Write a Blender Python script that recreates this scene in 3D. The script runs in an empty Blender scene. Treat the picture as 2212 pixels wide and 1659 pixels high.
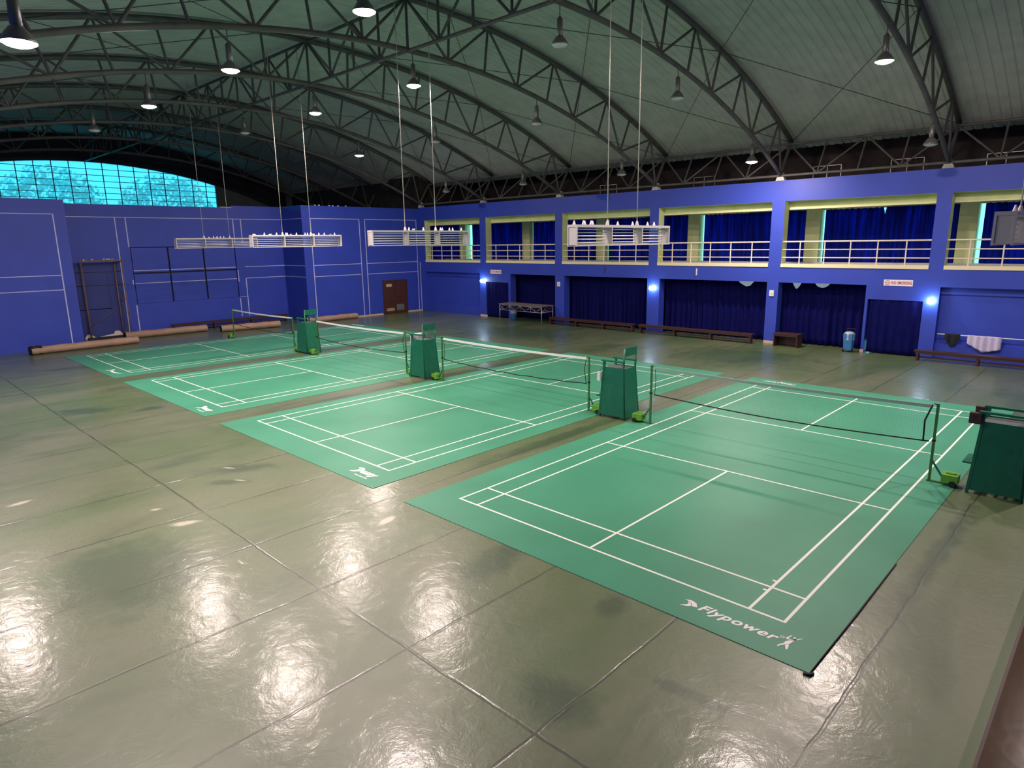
import bpy, math, random
from mathutils import Vector, Matrix
random.seed(7)
C = bpy.context.scene.collection
PI = math.pi

# ---------------------------------------------------------------- materials
def mat(name, col, rough=0.6, metal=0.0, spec=0.5, noise=None, bump=None, emit=None, trans=None, alpha=None, coat=0):
    """noise=(scale, other colour, amount[, low, high]); bump=(scale, strength, distance)"""
    m = bpy.data.materials.new(name); m.use_nodes = True
    nt = m.node_tree; b = nt.nodes['Principled BSDF']
    b.inputs['Base Color'].default_value = (*col, 1)
    b.inputs['Roughness'].default_value = rough
    b.inputs['Metallic'].default_value = metal
    b.inputs['Specular IOR Level'].default_value = spec
    if coat: b.inputs['Coat Weight'].default_value = coat; b.inputs['Coat Roughness'].default_value = 0.15
    tc = None
    def coords():
        nonlocal tc
        if tc is None: tc = nt.nodes.new('ShaderNodeTexCoord')
        return tc.outputs['Object']
    if noise:
        n = nt.nodes.new('ShaderNodeTexNoise'); n.inputs['Scale'].default_value = noise[0]; n.inputs['Detail'].default_value = 5
        nt.links.new(coords(), n.inputs['Vector'])
        mr = nt.nodes.new('ShaderNodeMapRange'); lo, hi = (noise[3], noise[4]) if len(noise) > 3 else (0.35, 0.7)
        mr.inputs[1].default_value = lo; mr.inputs[2].default_value = hi; mr.inputs[4].default_value = noise[2]
        nt.links.new(n.outputs['Fac'], mr.inputs[0])
        mx = nt.nodes.new('ShaderNodeMix'); mx.data_type = 'RGBA'
        mx.inputs['A'].default_value = (*col, 1); mx.inputs['B'].default_value = (*noise[1], 1)
        nt.links.new(mr.outputs[0], mx.inputs['Factor'])
        nt.links.new(mx.outputs['Result'], b.inputs['Base Color'])
    if bump:
        n = nt.nodes.new('ShaderNodeTexNoise'); n.inputs['Scale'].default_value = bump[0]; n.inputs['Detail'].default_value = 4
        nt.links.new(coords(), n.inputs['Vector'])
        bp = nt.nodes.new('ShaderNodeBump'); bp.inputs['Strength'].default_value = bump[1]; bp.inputs['Distance'].default_value = bump[2]
        nt.links.new(n.outputs['Fac'], bp.inputs['Height']); nt.links.new(bp.outputs[0], b.inputs['Normal'])
    if emit:
        b.inputs['Emission Color'].default_value = (*emit[0], 1); b.inputs['Emission Strength'].default_value = emit[1]
    if trans: b.inputs['Transmission Weight'].default_value = trans
    if alpha is not None: b.inputs['Alpha'].default_value = alpha
    return m

M = {}
M['blue'] = mat('blue_wall_paint', (0.030, 0.064, 0.47), 0.5, noise=(0.9, (0.024, 0.052, 0.40), 0.7), bump=(18, 0.12, 0.01))
M['stripe'] = mat('white_line_paint', (0.52, 0.54, 0.80), 0.6)
M['green_reveal'] = mat('pale_green_paint', (0.66, 0.74, 0.34), 0.6, noise=(1.5, (0.52, 0.58, 0.25), 0.7), bump=(20, 0.1, 0.01))
M['sill'] = mat('cream_sill_paint', (0.80, 0.74, 0.46), 0.5)
M['dark_steel'] = mat('dark_grey_truss_paint', (0.092, 0.092, 0.080), 0.55, noise=(3, (0.055, 0.053, 0.047), 0.8))
M['roof'] = mat('ribbed_roof_sheet', (0.47, 0.49, 0.43), 0.75, noise=(1.7, (0.38, 0.39, 0.34), 0.8))
M['dark_board'] = mat('dark_gable_board', (0.020, 0.022, 0.034), 0.7, noise=(1.2, (0.012, 0.013, 0.02), 0.8))
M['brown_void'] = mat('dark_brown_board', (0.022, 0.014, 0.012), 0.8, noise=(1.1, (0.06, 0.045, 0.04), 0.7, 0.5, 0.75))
M['grey_plaster'] = mat('grey_plaster', (0.14, 0.17, 0.15), 0.8, noise=(2, (0.1, 0.12, 0.11), 0.6))
M['mat'] = mat('green_court_vinyl', (0.062, 0.285, 0.170), 0.46, spec=0.28, noise=(0.45, (0.046, 0.235, 0.135), 0.9), bump=(60, 0.06, 0.004))
M['line'] = mat('white_court_line', (0.82, 0.83, 0.74), 0.5)
M['logo'] = mat('white_logo_print', (0.85, 0.82, 0.78), 0.5)
M['chair_green'] = mat('dark_green_chair_paint', (0.010, 0.150, 0.082), 0.35, noise=(6, (0.007, 0.110, 0.06), 0.7), bump=(30, 0.08, 0.004))
M['chair_dark'] = mat('dark_seat_recess', (0.02, 0.03, 0.03), 0.5)
M['foil'] = mat('silvery_seat_sheet', (0.22, 0.23, 0.23), 0.3, metal=0.4, bump=(14, 0.5, 0.02))
M['post_green'] = mat('green_post_paint', (0.045, 0.16, 0.040), 0.45, noise=(8, (0.07, 0.2, 0.05), 0.6))
M['lime'] = mat('lime_green_weight_box', (0.16, 0.42, 0.035), 0.4, noise=(5, (0.11, 0.3, 0.03), 0.7))
M['black'] = mat('black_rubber', (0.012, 0.012, 0.013), 0.6)
M['cord'] = mat('black_net_cord', (0.006, 0.008, 0.008), 0.8)
M['net'] = mat('dark_net_mesh', (0.03, 0.06, 0.045), 0.9)
M['tape'] = mat('white_net_tape', (0.86, 0.86, 0.80), 0.6)
M['tape_old'] = mat('faded_grey_green_net_tape', (0.32, 0.46, 0.38), 0.7)
M['lamp_shell'] = mat('grey_lamp_shell', (0.13, 0.135, 0.125), 0.4, metal=0.5)
M['lamp_lens_off'] = mat('unlit_lamp_lens', (0.55, 0.57, 0.52), 0.35)
M['rack'] = mat('offwhite_rack_paint', (0.56, 0.52, 0.50), 0.5)
M['tube'] = mat('white_tube_glass', (0.82, 0.79, 0.77), 0.25)
M['cable'] = mat('pale_steel_cable', (0.62, 0.58, 0.50), 0.35, metal=0.3)
M['shuttle'] = mat('white_feather', (0.9, 0.87, 0.84), 0.7)
M['rail'] = mat('cream_railing_paint', (0.82, 0.74, 0.62), 0.45)
M['curtain'] = mat('navy_curtain', (0.0045, 0.0055, 0.085), 0.9, spec=0.08, noise=(4, (0.003, 0.004, 0.06), 0.8))
M['brown'] = mat('dark_brown_wood', (0.060, 0.024, 0.020), 0.45, noise=(4, (0.04, 0.015, 0.013), 0.8))
M['door'] = mat('red_brown_door', (0.085, 0.026, 0.010), 0.4, noise=(3, (0.06, 0.018, 0.008), 0.8))
M['stage'] = mat('varnished_brown_boards', (0.085, 0.045, 0.022), 0.16, noise=(2.2, (0.06, 0.03, 0.015), 0.8), bump=(7, 0.12, 0.01))
M['roll'] = mat('brown_mat_backing', (0.40, 0.27, 0.19), 0.75, noise=(3, (0.3, 0.2, 0.14), 0.8), bump=(5, 0.3, 0.02))
M['rust'] = mat('rusty_steel', (0.24, 0.14, 0.11), 0.75, noise=(9, (0.09, 0.06, 0.06), 0.8))
M['niche_blue'] = mat('niche_darker_blue', (0.018, 0.032, 0.20), 0.6, noise=(1.6, (0.03, 0.045, 0.24), 0.8))
M['sign_white'] = mat('white_sign', (0.85, 0.78, 0.80), 0.5)
M['sign_red'] = mat('red_sign_print', (0.42, 0.02, 0.03), 0.5)
M['white_plastic'] = mat('white_plastic', (0.75, 0.75, 0.74), 0.4)
M['base_cream'] = mat('cream_skirting', (0.62, 0.47, 0.32), 0.6)
M['bin_blue'] = mat('blue_plastic', (0.03, 0.16, 0.40), 0.35, noise=(3, (0.06, 0.25, 0.5), 0.7))
M['bag'] = mat('pale_plastic_bag', (0.42, 0.45, 0.52), 0.3, bump=(9, 0.5, 0.03))
M['cloth_white'] = mat('white_net_cloth', (0.62, 0.58, 0.78), 0.8, noise=(20, (0.45, 0.42, 0.6), 0.8))
M['cloth_black'] = mat('black_cloth', (0.008, 0.009, 0.012), 0.9)
M['alu'] = mat('dull_aluminium', (0.38, 0.36, 0.36), 0.4, metal=0.6)
M['table_top'] = mat('brown_grey_table_top', (0.18, 0.145, 0.125), 0.6)
M['patch'] = mat('bare_cream_plaster', (0.72, 0.66, 0.58), 0.8)
M['dado'] = mat('pale_gallery_kerb', (0.55, 0.56, 0.60), 0.6)
M['frame_blue'] = mat('dark_blue_window_frame', (0.012, 0.05, 0.13), 0.5)
M['gusset'] = mat('pale_gusset_paint', (0.55, 0.50, 0.47), 0.5)
M['leaf'] = mat('leaf', (0.42, 0.52, 0.34), 0.6, noise=(1.2, (0.75, 0.80, 0.7), 0.9))
M['lamp_on'] = mat('glowing_lamp_lens', (1, 0.9, 0.8), 0.4, emit=((1.0, 0.81, 0.75), 1170))
M['sconce_on'] = mat('glowing_globe', (1, 1, 1), 0.3, emit=((0.70, 0.95, 1.0), 75))
M['day_pane'] = mat('daylit_glass', (0.2, 0.6, 0.7), 0.3, emit=((0.24, 0.82, 0.88), 1.5))
M['glow_pane_dim'] = mat('dim_daylight_glow', (0.5, 0.6, 0.7), 0.4, emit=((0.6, 0.75, 0.85), 0.35))

# translucent gallery curtain, daylight behind it
m = mat('blue_gallery_curtain', (0.008, 0.018, 0.20), 0.9, spec=0.1, noise=(3, (0.006, 0.013, 0.15), 0.8)); M['curtain_gal'] = m
nt = m.node_tree; pr_ = nt.nodes['Principled BSDF']; out = nt.nodes['Material Output']
tl = nt.nodes.new('ShaderNodeBsdfTranslucent'); tl.inputs[0].default_value = (0.02, 0.08, 0.55, 1)
mx = nt.nodes.new('ShaderNodeMixShader'); mx.inputs[0].default_value = 0.45
tcg = nt.nodes.new('ShaderNodeTexCoord'); mpg = nt.nodes.new('ShaderNodeMapping'); mpg.inputs['Scale'].default_value = (0.2, 5.0, 0.25)
ng = nt.nodes.new('ShaderNodeTexNoise'); ng.inputs['Scale'].default_value = 1.6; ng.inputs['Detail'].default_value = 4
rg = nt.nodes.new('ShaderNodeValToRGB'); rg.color_ramp.elements[0].position = 0.36; rg.color_ramp.elements[0].color = (0.004, 0.018, 0.18, 1); rg.color_ramp.elements[1].position = 0.66; rg.color_ramp.elements[1].color = (0.03, 0.12, 0.75, 1)  # light and dark of the folds painted in as vertical translucency streaks
nt.links.new(tcg.outputs['Object'], mpg.inputs[0]); nt.links.new(mpg.outputs[0], ng.inputs['Vector']); nt.links.new(ng.outputs['Fac'], rg.inputs[0]); nt.links.new(rg.outputs[0], tl.inputs[0])
nt.links.new(pr_.outputs[0], mx.inputs[1]); nt.links.new(tl.outputs[0], mx.inputs[2]); nt.links.new(mx.outputs[0], out.inputs[0])

# tinted window glass
m = bpy.data.materials.new('cyan_tinted_glass'); m.use_nodes = True; M['glass'] = m
nt = m.node_tree; nt.nodes.remove(nt.nodes['Principled BSDF']); out = nt.nodes['Material Output']
tp = nt.nodes.new('ShaderNodeBsdfTransparent'); tp.inputs[0].default_value = (0.060, 0.50, 0.76, 1)
tl = nt.nodes.new('ShaderNodeBsdfTranslucent'); tl.inputs[0].default_value = (0.05, 0.55, 0.85, 1)
mx = nt.nodes.new('ShaderNodeMixShader'); mx.inputs[0].default_value = 0.35
nt.links.new(tp.outputs[0], mx.inputs[1]); nt.links.new(tl.outputs[0], mx.inputs[2]); nt.links.new(mx.outputs[0], out.inputs[0])

# painted concrete floor with joints, stains and a wavy gloss
def floor_mat():
    m = bpy.data.materials.new('olive_painted_concrete'); m.use_nodes = True
    nt = m.node_tree; L = nt.links; N = nt.nodes.new
    b = nt.nodes['Principled BSDF']
    tc = N('ShaderNodeTexCoord'); co = tc.outputs['Object']
    def noise(scale, detail=4, rough=0.55, vec=None, dist=0):
        n = N('ShaderNodeTexNoise'); n.inputs['Scale'].default_value = scale; n.inputs['Detail'].default_value = detail
        n.inputs['Roughness'].default_value = rough; n.inputs['Distortion'].default_value = dist
        L.new(vec or co, n.inputs['Vector']); return n.outputs['Fac']
    def mth(op, a, b_=None, c=None):
        n = N('ShaderNodeMath'); n.operation = op
        for i, v in enumerate((a, b_, c)):
            if v is None: continue
            if isinstance(v, (int, float)): n.inputs[i].default_value = v
            else: L.new(v, n.inputs[i])
        return n.outputs[0]
    def rng(v, lo, hi, a=0.0, c=1.0):
        n = N('ShaderNodeMapRange'); n.inputs[1].default_value = lo; n.inputs[2].default_value = hi
        n.inputs[3].default_value = a; n.inputs[4].default_value = c; L.new(v, n.inputs[0]); return n.outputs[0]
    def mix(f, a, c):
        n = N('ShaderNodeMix'); n.data_type = 'RGBA'
        if isinstance(f, (int, float)): n.inputs['Factor'].default_value = f
        else: L.new(f, n.inputs['Factor'])
        for k, v in (('A', a), ('B', c)):
            if isinstance(v, tuple): n.inputs[k].default_value = (*v, 1)
            else: L.new(v, n.inputs[k])
        return n.outputs['Result']
    # base: olive, mixed with grey-brown wear and green patches
    mp = N('ShaderNodeMapping'); mp.inputs['Scale'].default_value = (0.35, 1.0, 1.0); L.new(co, mp.inputs[0])
    wear = rng(noise(0.42, 6, 0.62, mp.outputs[0], 0.4), 0.40, 0.62)
    c1 = mix(wear, (0.084, 0.138, 0.044), (0.134, 0.162, 0.080))
    green = rng(noise(0.55, 4, 0.6, mp.outputs[0], 0.6), 0.56, 0.72)
    c2 = mix(mth('MULTIPLY', green, 0.85), c1, (0.030, 0.068, 0.018))
    fine = rng(noise(9, 6, 0.7), 0.3, 0.75)
    c3 = mix(mth('MULTIPLY', fine, 0.25), c2, (0.05, 0.056, 0.028))
    scuff = rng(noise(2.2, 5, 0.75, mp.outputs[0], 1.0), 0.71, 0.77)
    c4 = mix(mth('MULTIPLY', scuff, 0.5), c3, (0.36, 0.35, 0.24))
    # expansion joints
    sep = N('ShaderNodeSeparateXYZ'); L.new(co, sep.inputs[0])
    wob = mth('MULTIPLY', mth('SUBTRACT', noise(1.3, 3), 0.5), 0.09)
    def joint(axis, off, period, width):
        v = mth('ADD', mth('ADD', axis, -off), wob)
        f = mth('DIVIDE', v, period)
        d = mth('MULTIPLY', mth('ABSOLUTE', mth('SUBTRACT', f, mth('ROUND', f))), period)
        return rng(d, width * 0.4, width, 1.0, 0.0)
    j = mth('MAXIMUM', joint(sep.outputs['Y'], 1.05, 2.02, 0.024), joint(sep.outputs['X'], -3.5, 20.0, 0.026))
    broken = rng(noise(0.6, 3), 0.32, 0.52, 0.15, 1.0)
    j = mth('MULTIPLY', j, broken)
    c5 = mix(mth('MULTIPLY', j, 0.85), c4, (0.016, 0.018, 0.010))
    # stains and scuffs with their own places: (x, y, half length, half width, turn in degrees)
    warp = noise(2.6, 4, 0.65)
    def blot(x, y, rx, ry, rot, soft=0.45):
        m1 = N('ShaderNodeMapping'); m1.vector_type = 'TEXTURE'; m1.inputs['Location'].default_value = (x, y, 0)
        m1.inputs['Rotation'].default_value = (0, 0, math.radians(rot)); m1.inputs['Scale'].default_value = (rx, ry, 1e3)
        L.new(co, m1.inputs[0]); le = N('ShaderNodeVectorMath'); le.operation = 'LENGTH'; L.new(m1.outputs[0], le.inputs[0])
        return rng(mth('ADD', le.outputs['Value'], mth('MULTIPLY', mth('SUBTRACT', warp, 0.5), 1.9)), 1 - soft, 1 + soft * 0.6, 1.0, 0.0)
    def many(lst):
        o_ = None
        for it in lst:
            v = blot(*it); o_ = v if o_ is None else mth('MAXIMUM', o_, v)
        return o_
    dark = many([(-2.85, 19.5, 0.85, 0.42, -35), (-1.45, 18.3, 0.4, 0.25, 0), (-2.1, 11.0, 0.85, 0.28, -30), (-2.6, 10.35, 0.45, 0.16, -40), (-1.98, 0.28, 0.48, 0.10, -83),
                 (-1.1, 1.85, 0.28, 0.2, 0), (3.6, -0.96, 2.3, 0.14, -1), (-5.2, 7.6, 0.9, 1.3, 0), (-3.0, 1.2, 0.35, 0.5, 0), (-1.2, 3.9, 0.8, 0.3, 10), (4.2, 7.2, 2.6, 0.22, 0), (18.0, 9.0, 2.2, 2.6, 0), (17.5, 21.0, 1.8, 3.5, 0)])
    c5 = mix(mth('MULTIPLY', dark, 0.72), c5, (0.022, 0.060, 0.018))
    pale = many([(-2.15, 11.15, 0.16, 0.03, -60), (-2.33, 10.22, 0.14, 0.03, -60), (-5.7, 12.17, 0.22, 0.07, 10), (-4.04, 9.88, 0.09, 0.05, -30), (-3.9, 8.83, 0.28, 0.09, -25), (-1.5, 6.3, 0.22, 0.07, 20)])
    c5 = mix(mth('MULTIPLY', pale, 0.85), c5, (0.50, 0.48, 0.36))
    dents = many([(-6.69, 6.22, 0.04, 0.025, 20, 0.3), (-6.68, 6.04, 0.045, 0.03, 20, 0.3), (-6.68, 5.81, 0.045, 0.025, 20, 0.3), (-6.51, 6.2, 0.04, 0.025, 20, 0.3), (-6.52, 6.02, 0.045, 0.025, 20, 0.3), (-6.52, 5.8, 0.045, 0.03, 20, 0.3),
                  (-4.6, 5.3, 0.025, 0.24, 0), (-4.55, 4.38, 0.03, 0.26, 0), (-4.53, 1.7, 0.025, 0.16, 0), (-3.1, 1.03, 0.22, 0.02, 0)])
    c5 = mix(mth('MULTIPLY', dents, 0.85), c5, (0.02, 0.018, 0.014))
    L.new(c5, b.inputs['Base Color'])
    ro = rng(noise(0.8, 4, 0.6), 0.3, 0.7, 0.38, 0.50)
    L.new(ro, b.inputs['Roughness']); b.inputs['Specular IOR Level'].default_value = 0.7; b.inputs['Coat Weight'].default_value = 0.42; b.inputs['Coat Roughness'].default_value = 0.17
    h = mth('ADD', mth('MULTIPLY', noise(4.0, 5, 0.62, None, 0.5), 0.9), mth('MULTIPLY', noise(22, 3, 0.6), 0.10))
    h = mth('SUBTRACT', h, mth('MULTIPLY', j, 0.35))
    bp = N('ShaderNodeBump'); bp.inputs['Strength'].default_value = 0.40; bp.inputs['Distance'].default_value = 0.018
    L.new(h, bp.inputs['Height']); L.new(bp.outputs[0], b.inputs['Normal']); L.new(bp.outputs[0], b.inputs['Coat Normal'])
    return m
M['floor'] = floor_mat()

# ---------------------------------------------------------------- mesh helpers
class MB:
    def __init__(s): s.v = []; s.f = []; s.mi = []; s.sm = []
    def add(s, vs, fs, mi=0, smooth=False):
        o = len(s.v); s.v += [tuple(p) for p in vs]
        for f in fs: s.f.append([i + o for i in f]); s.mi.append(mi); s.sm.append(smooth)
        return s
    def box(s, x0, x1, y0, y1, z0, z1, mi=0, mis=None):
        """mis: optional dict of face -> material index, faces '-x','+x','-y','+y','-z','+z'"""
        vs = [(x0,y0,z0),(x1,y0,z0),(x1,y1,z0),(x0,y1,z0),(x0,y0,z1),(x1,y0,z1),(x1,y1,z1),(x0,y1,z1)]
        fs = {'-z':(0,3,2,1),'+z':(4,5,6,7),'-y':(0,1,5,4),'+x':(1,2,6,5),'+y':(2,3,7,6),'-x':(3,0,4,7)}
        for k, f in fs.items(): s.add([vs[i] for i in f], [(0,1,2,3)], (mis or {}).get(k, mi))
        return s
    def hexa(s, bot, top, mi=0):
        """bot, top: four points each, counter-clockwise from above"""
        vs = list(bot) + list(top)
        s.add(vs, [(0,3,2,1),(4,5,6,7),(0,1,5,4),(1,2,6,5),(2,3,7,6),(3,0,4,7)], mi); return s
    def tube(s, pts, r, n=8, mi=0, caps=True):
        pts = [Vector(p) for p in pts]; rs = r if isinstance(r, (list, tuple)) else [r] * len(pts)
        o = len(s.v); ref = None
        for i, p in enumerate(pts):
            d = (pts[min(i + 1, len(pts) - 1)] - pts[max(i - 1, 0)]).normalized()
            if ref is None: ref = Vector((0,0,1)) if abs(d.z) < 0.9 else Vector((1,0,0))
            u = d.cross(ref).normalized(); w = u.cross(d).normalized(); ref = w
            for k in range(n):
                a = 2 * PI * k / n
                s.v.append(tuple(p + (u * math.cos(a) + w * math.sin(a)) * rs[i]))
        for i in range(len(pts) - 1):
            for k in range(n):
                a, b = o + i * n + k, o + i * n + (k + 1) % n
                s.f.append([a, b, b + n, a + n]); s.mi.append(mi); s.sm.append(True)
        if caps:
            s.f.append([o + k for k in range(n)][::-1]); s.mi.append(mi); s.sm.append(False)
            e = o + (len(pts) - 1) * n
            s.f.append([e + k for k in range(n)]); s.mi.append(mi); s.sm.append(False)
        return s
    def bar(s, a, b, w, h, mi=0):
        """rectangular bar from a to b"""
        a, b = Vector(a), Vector(b); d = (b - a).normalized()
        ref = Vector((0,0,1)) if abs(d.z) < 0.95 else Vector((0,1,0))
        u = d.cross(ref).normalized() * w / 2; v = u.cross(d).normalized() * h / 2
        s.hexa([a - u - v, a + u - v, b + u - v, b - u - v], [a - u + v, a + u + v, b + u + v, b - u + v], mi); return s
    def lathe(s, prof, n=20, mi=0, c=(0,0,0), smooth=True):
        o = len(s.v)
        for r, z in prof:
            for k in range(n):
                a = 2 * PI * k / n; s.v.append((c[0] + r * math.cos(a), c[1] + r * math.sin(a), c[2] + z))
        for i in range(len(prof) - 1):
            for k in range(n):
                a, b = o + i * n + k, o + i * n + (k + 1) % n
                s.f.append([a, b, b + n, a + n]); s.mi.append(mi); s.sm.append(smooth)
        return s
    def build(s, name, mats, parent=None, loc=None, bevel=0, fix=True):
        me = bpy.data.meshes.new(name); me.from_pydata(s.v, [], s.f); 
        if not isinstance(mats, (list, tuple)): mats = [mats]
        for m_ in mats: me.materials.append(M[m_] if isinstance(m_, str) else m_)
        me.polygons.foreach_set('material_index', s.mi); me.polygons.foreach_set('use_smooth', s.sm)
        me.update()
        o = bpy.data.objects.new(name, me); C.objects.link(o)
        if parent is not None: o.parent = parent
        if loc: o.location = loc
        if bevel:
            b = o.modifiers.new('Bevel', 'BEVEL'); b.width = bevel; b.segments = 2; b.limit_method = 'ANGLE'
        return o

def tag(o, label, cat, group=None, kind=None):
    o['label'] = label; o['category'] = cat
    if group: o['group'] = group
    if kind: o['kind'] = kind
    return o
def thing(name, loc, label, cat, group=None, rz=0):
    o = bpy.data.objects.new(name, None); C.objects.link(o); o.location = loc; o.rotation_euler = (0, 0, rz)
    o.empty_display_size = 0.2
    return tag(o, label, cat, group)
def struct(o): o['kind'] = 'structure'; return o
def dup(root, loc, label, rz=None, group=None, swap=None):
    r = root.copy(); C.objects.link(r); r.location = loc; r['label'] = label
    if rz is not None: r.rotation_euler = (0, 0, rz)
    if group: r['group'] = group
    for ch in list(root.children):
        c = ch.copy(); C.objects.link(c); c.parent = r
        if swap and c.name.split('.')[0] in swap:
            c.data = c.data.copy(); c.data.materials.clear(); c.data.materials.append(M[swap[c.name.split('.')[0]]])
        for g in list(ch.children):
            d = g.copy(); C.objects.link(d); d.parent = c
    return r
def wavy(mb, axis, fixed, a0, a1, z0, z1, amp=0.05, period=0.26, seed=0, top=None, bot=None, mi=0, thick=0.012):
    """a hanging cloth along y at x=fixed (axis='y')"""
    rnd = random.Random(seed); n = max(6, int((a1 - a0) / 0.045)); nz = 10
    ph = [rnd.uniform(0, 6.28) for _ in range(4)]
    vs = []; 
    for side in (0, 1):
        for j in range(nz + 1):
            t = j / nz
            for i in range(n + 1):
                a = a0 + (a1 - a0) * i / n
                w = math.sin(2 * PI * a / period + ph[0] + 0.8 * math.sin(a * 1.7 + ph[1])) + 0.5 * math.sin(2 * PI * a / (period * 2.7) + ph[2])
                zt = z1 + (top(a) if top else 0); zb = z0 + (bot(a) if bot else 0)
                off = amp * w * (0.55 + 0.45 * (1 - t)) * (0.7 + 0.6 * math.sin(a * 2.3 + ph[3]) ** 2) + side * thick
                vs.append((fixed + off, a, zb + (zt - zb) * t))
    fs = []; W = n + 1; S = (nz + 1) * W
    for j in range(nz):
        for i in range(n):
            q = j * W + i
            fs.append((q, q + W, q + W + 1, q + 1)); fs.append((S + q, S + q + 1, S + q + W + 1, S + q + W))
    for i in range(n):
        fs.append((i, i + 1, S + i + 1, S + i)); q = nz * W + i; fs.append((q, S + q, S + q + 1, q + 1))
    for j in range(nz):
        q = j * W; fs.append((q, S + q, S + q + W, q + W)); q = j * W + n; fs.append((q, q + W, S + q + W, S + q))
    mb.add(vs, fs, mi, True); return mb
def text_mesh(s, width=None, height=None, bold=0.0, shear=0.0, depth=0.0, spacing=1.0):
    cu = bpy.data.curves.new('lettering', 'FONT'); cu.body = s; cu.shear = shear; cu.offset = bold; cu.extrude = depth; cu.space_character = spacing * (1.12 if bold > 0.02 else 1.0)
    cu.resolution_u = 4
    o = bpy.data.objects.new('lettering', cu); C.objects.link(o)
    dg = bpy.context.evaluated_depsgraph_get(); dg.update()
    me = bpy.data.meshes.new_from_object(o.evaluated_get(dg)); bpy.data.objects.remove(o); bpy.data.curves.remove(cu)
    xs = [v.co.x for v in me.vertices]; ys = [v.co.y for v in me.vertices]
    sx = width / (max(xs) - min(xs)); sy = (height / (max(ys) - min(ys))) if height else sx
    for v in me.vertices: v.co.x = (v.co.x - min(xs)) * sx; v.co.y = (v.co.y - min(ys)) * sy
    return me
def poly(mb, pts, mp, mi=0):
    mb.add([mp(*p) for p in pts], [tuple(range(len(pts)))], mi)

# ---------------------------------------------------------------- layout constants
XR = 22.0                     # gallery wall face
COLS = [-3.05, 3.21, 9.43, 15.69, 21.97, 28.26]        # column centres along the gallery wall
BAYS = [(-2.75, 2.95), (3.45, 9.15), (9.71, 15.43), (15.96, 21.70), (22.24, 27.97), (28.53, 34.08)]
ORD = ['first', 'second', 'third', 'fourth', 'fifth', 'sixth']
XC = 6.8
def z_low(x): return 10.86 - (35.2 - math.sqrt(max(35.2 ** 2 - (x - XC) ** 2, 0)))
def z_top(x): return 12.42 - (38.5 - math.sqrt(max(38.5 ** 2 - (x - XC) ** 2, 0)))

# ---------------------------------------------------------------- floor, roof, walls
mb = MB().box(-9, 26.2, -9.5, 53.8, -0.2, 0)
struct(mb.build('floor', 'floor'))

mb = MB(); ys = []; y = -9.5
while y < 53.7:                                        # ribbed sheet profile along y
    ys += [(y, 0), (y + 0.20, 0), (y + 0.235, 0.028), (y + 0.275, 0.028)]; y += 0.31
nx = 48; x0, x1 = -10.2, 23.75
for i in range(nx + 1):
    x = x0 + (x1 - x0) * i / nx
    for (yy, h) in ys: mb.v.append((x, yy, z_top(x) + 0.16 + h))
ny = len(ys)
for i in range(nx):
    for k in range(ny - 1):
        a = i * ny + k; mb.f.append([a, a + 1, a + ny + 1, a + ny]); mb.mi.append(0); mb.sm.append(False)
o = len(mb.v)
for i in range(nx + 1):
    x = x0 + (x1 - x0) * i / nx
    for yy in (-9.5, 53.8): mb.v.append((x, yy, z_top(x) + 0.3))
for i in range(nx):
    a = o + i * 2; mb.f.append([a, a + 2, a + 3, a + 1]); mb.mi.append(0); mb.sm.append(False)
struct(mb.build('ceiling', 'roof'))

# gallery wall (right): piers, beams, pale green reveals
mb = MB(); XB = XR + 0.5; G = {'-x': 0}
def rbox(y0, y1, z0, z1, **k):
    mb.box(XR, XB, y0, y1, z0, z1, 0, k.get('mis'))
rbox(-9.3, 34.7, 6.28, 7.16, mis={'-z': 1})
rbox(-9.3, 34.7, 2.78, 3.45)
edges = [(-9.3, BAYS[0][0])] + [(BAYS[i][1], BAYS[i + 1][0]) for i in range(5)] + [(BAYS[5][1], 34.7)]
for (a, b) in edges:
    mb.box(XR, XB, a, b, 3.45, 6.28, 0, {'+y': 1, '-y': 1, '+x': 1})
LOW = [(-9.3, -2.9), (2.98, 3.50), (5.48, 5.58), (9.19, 9.71), (15.28, 16.0), (21.55, 22.24), (25.86, 26.05), (28.04, 28.63), (34.2, 34.7)]
for (a, b) in LOW: rbox(a, b, 0, 2.78)
rbox(3.50, 5.48, 2.21, 2.78); rbox(26.05, 28.04, 2.24, 2.78)
for (a, b) in BAYS:                                    # cream sill kerb
    mb.box(XR - 0.04, XB, a, b, 3.45, 3.60, 2); mb.box(XB, XB + 0.12, a, b, 5.98, 6.30, 1); mb.box(XB - 0.02, XB + 0.14, a, b, 5.93, 5.98, 2)
# closed niches in the first and last bay
for (a, b) in ((-2.9, 2.98), (28.63, 34.2)):
    mb.box(XR + 0.34, XB, a, b, 0, 2.78)
    mb.box(XR + 0.18, XR + 0.34, a, b, 0.0, 0.62)
    mb.box(XR + 0.26, XR + 0.34, a, b, 2.5, 2.78)
struct(mb.build('wall_right', ['blue', 'green_reveal', 'sill']))
# skirting stubs at pier feet
mb = MB()
for (a, b) in ((5.46, 5.60), (9.2, 9.70), (27.95, 28.62)): mb.box(XR - 0.02, XR, a, b, 0, 0.12)
struct(mb.build('baseboard_right', 'base_cream'))

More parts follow.
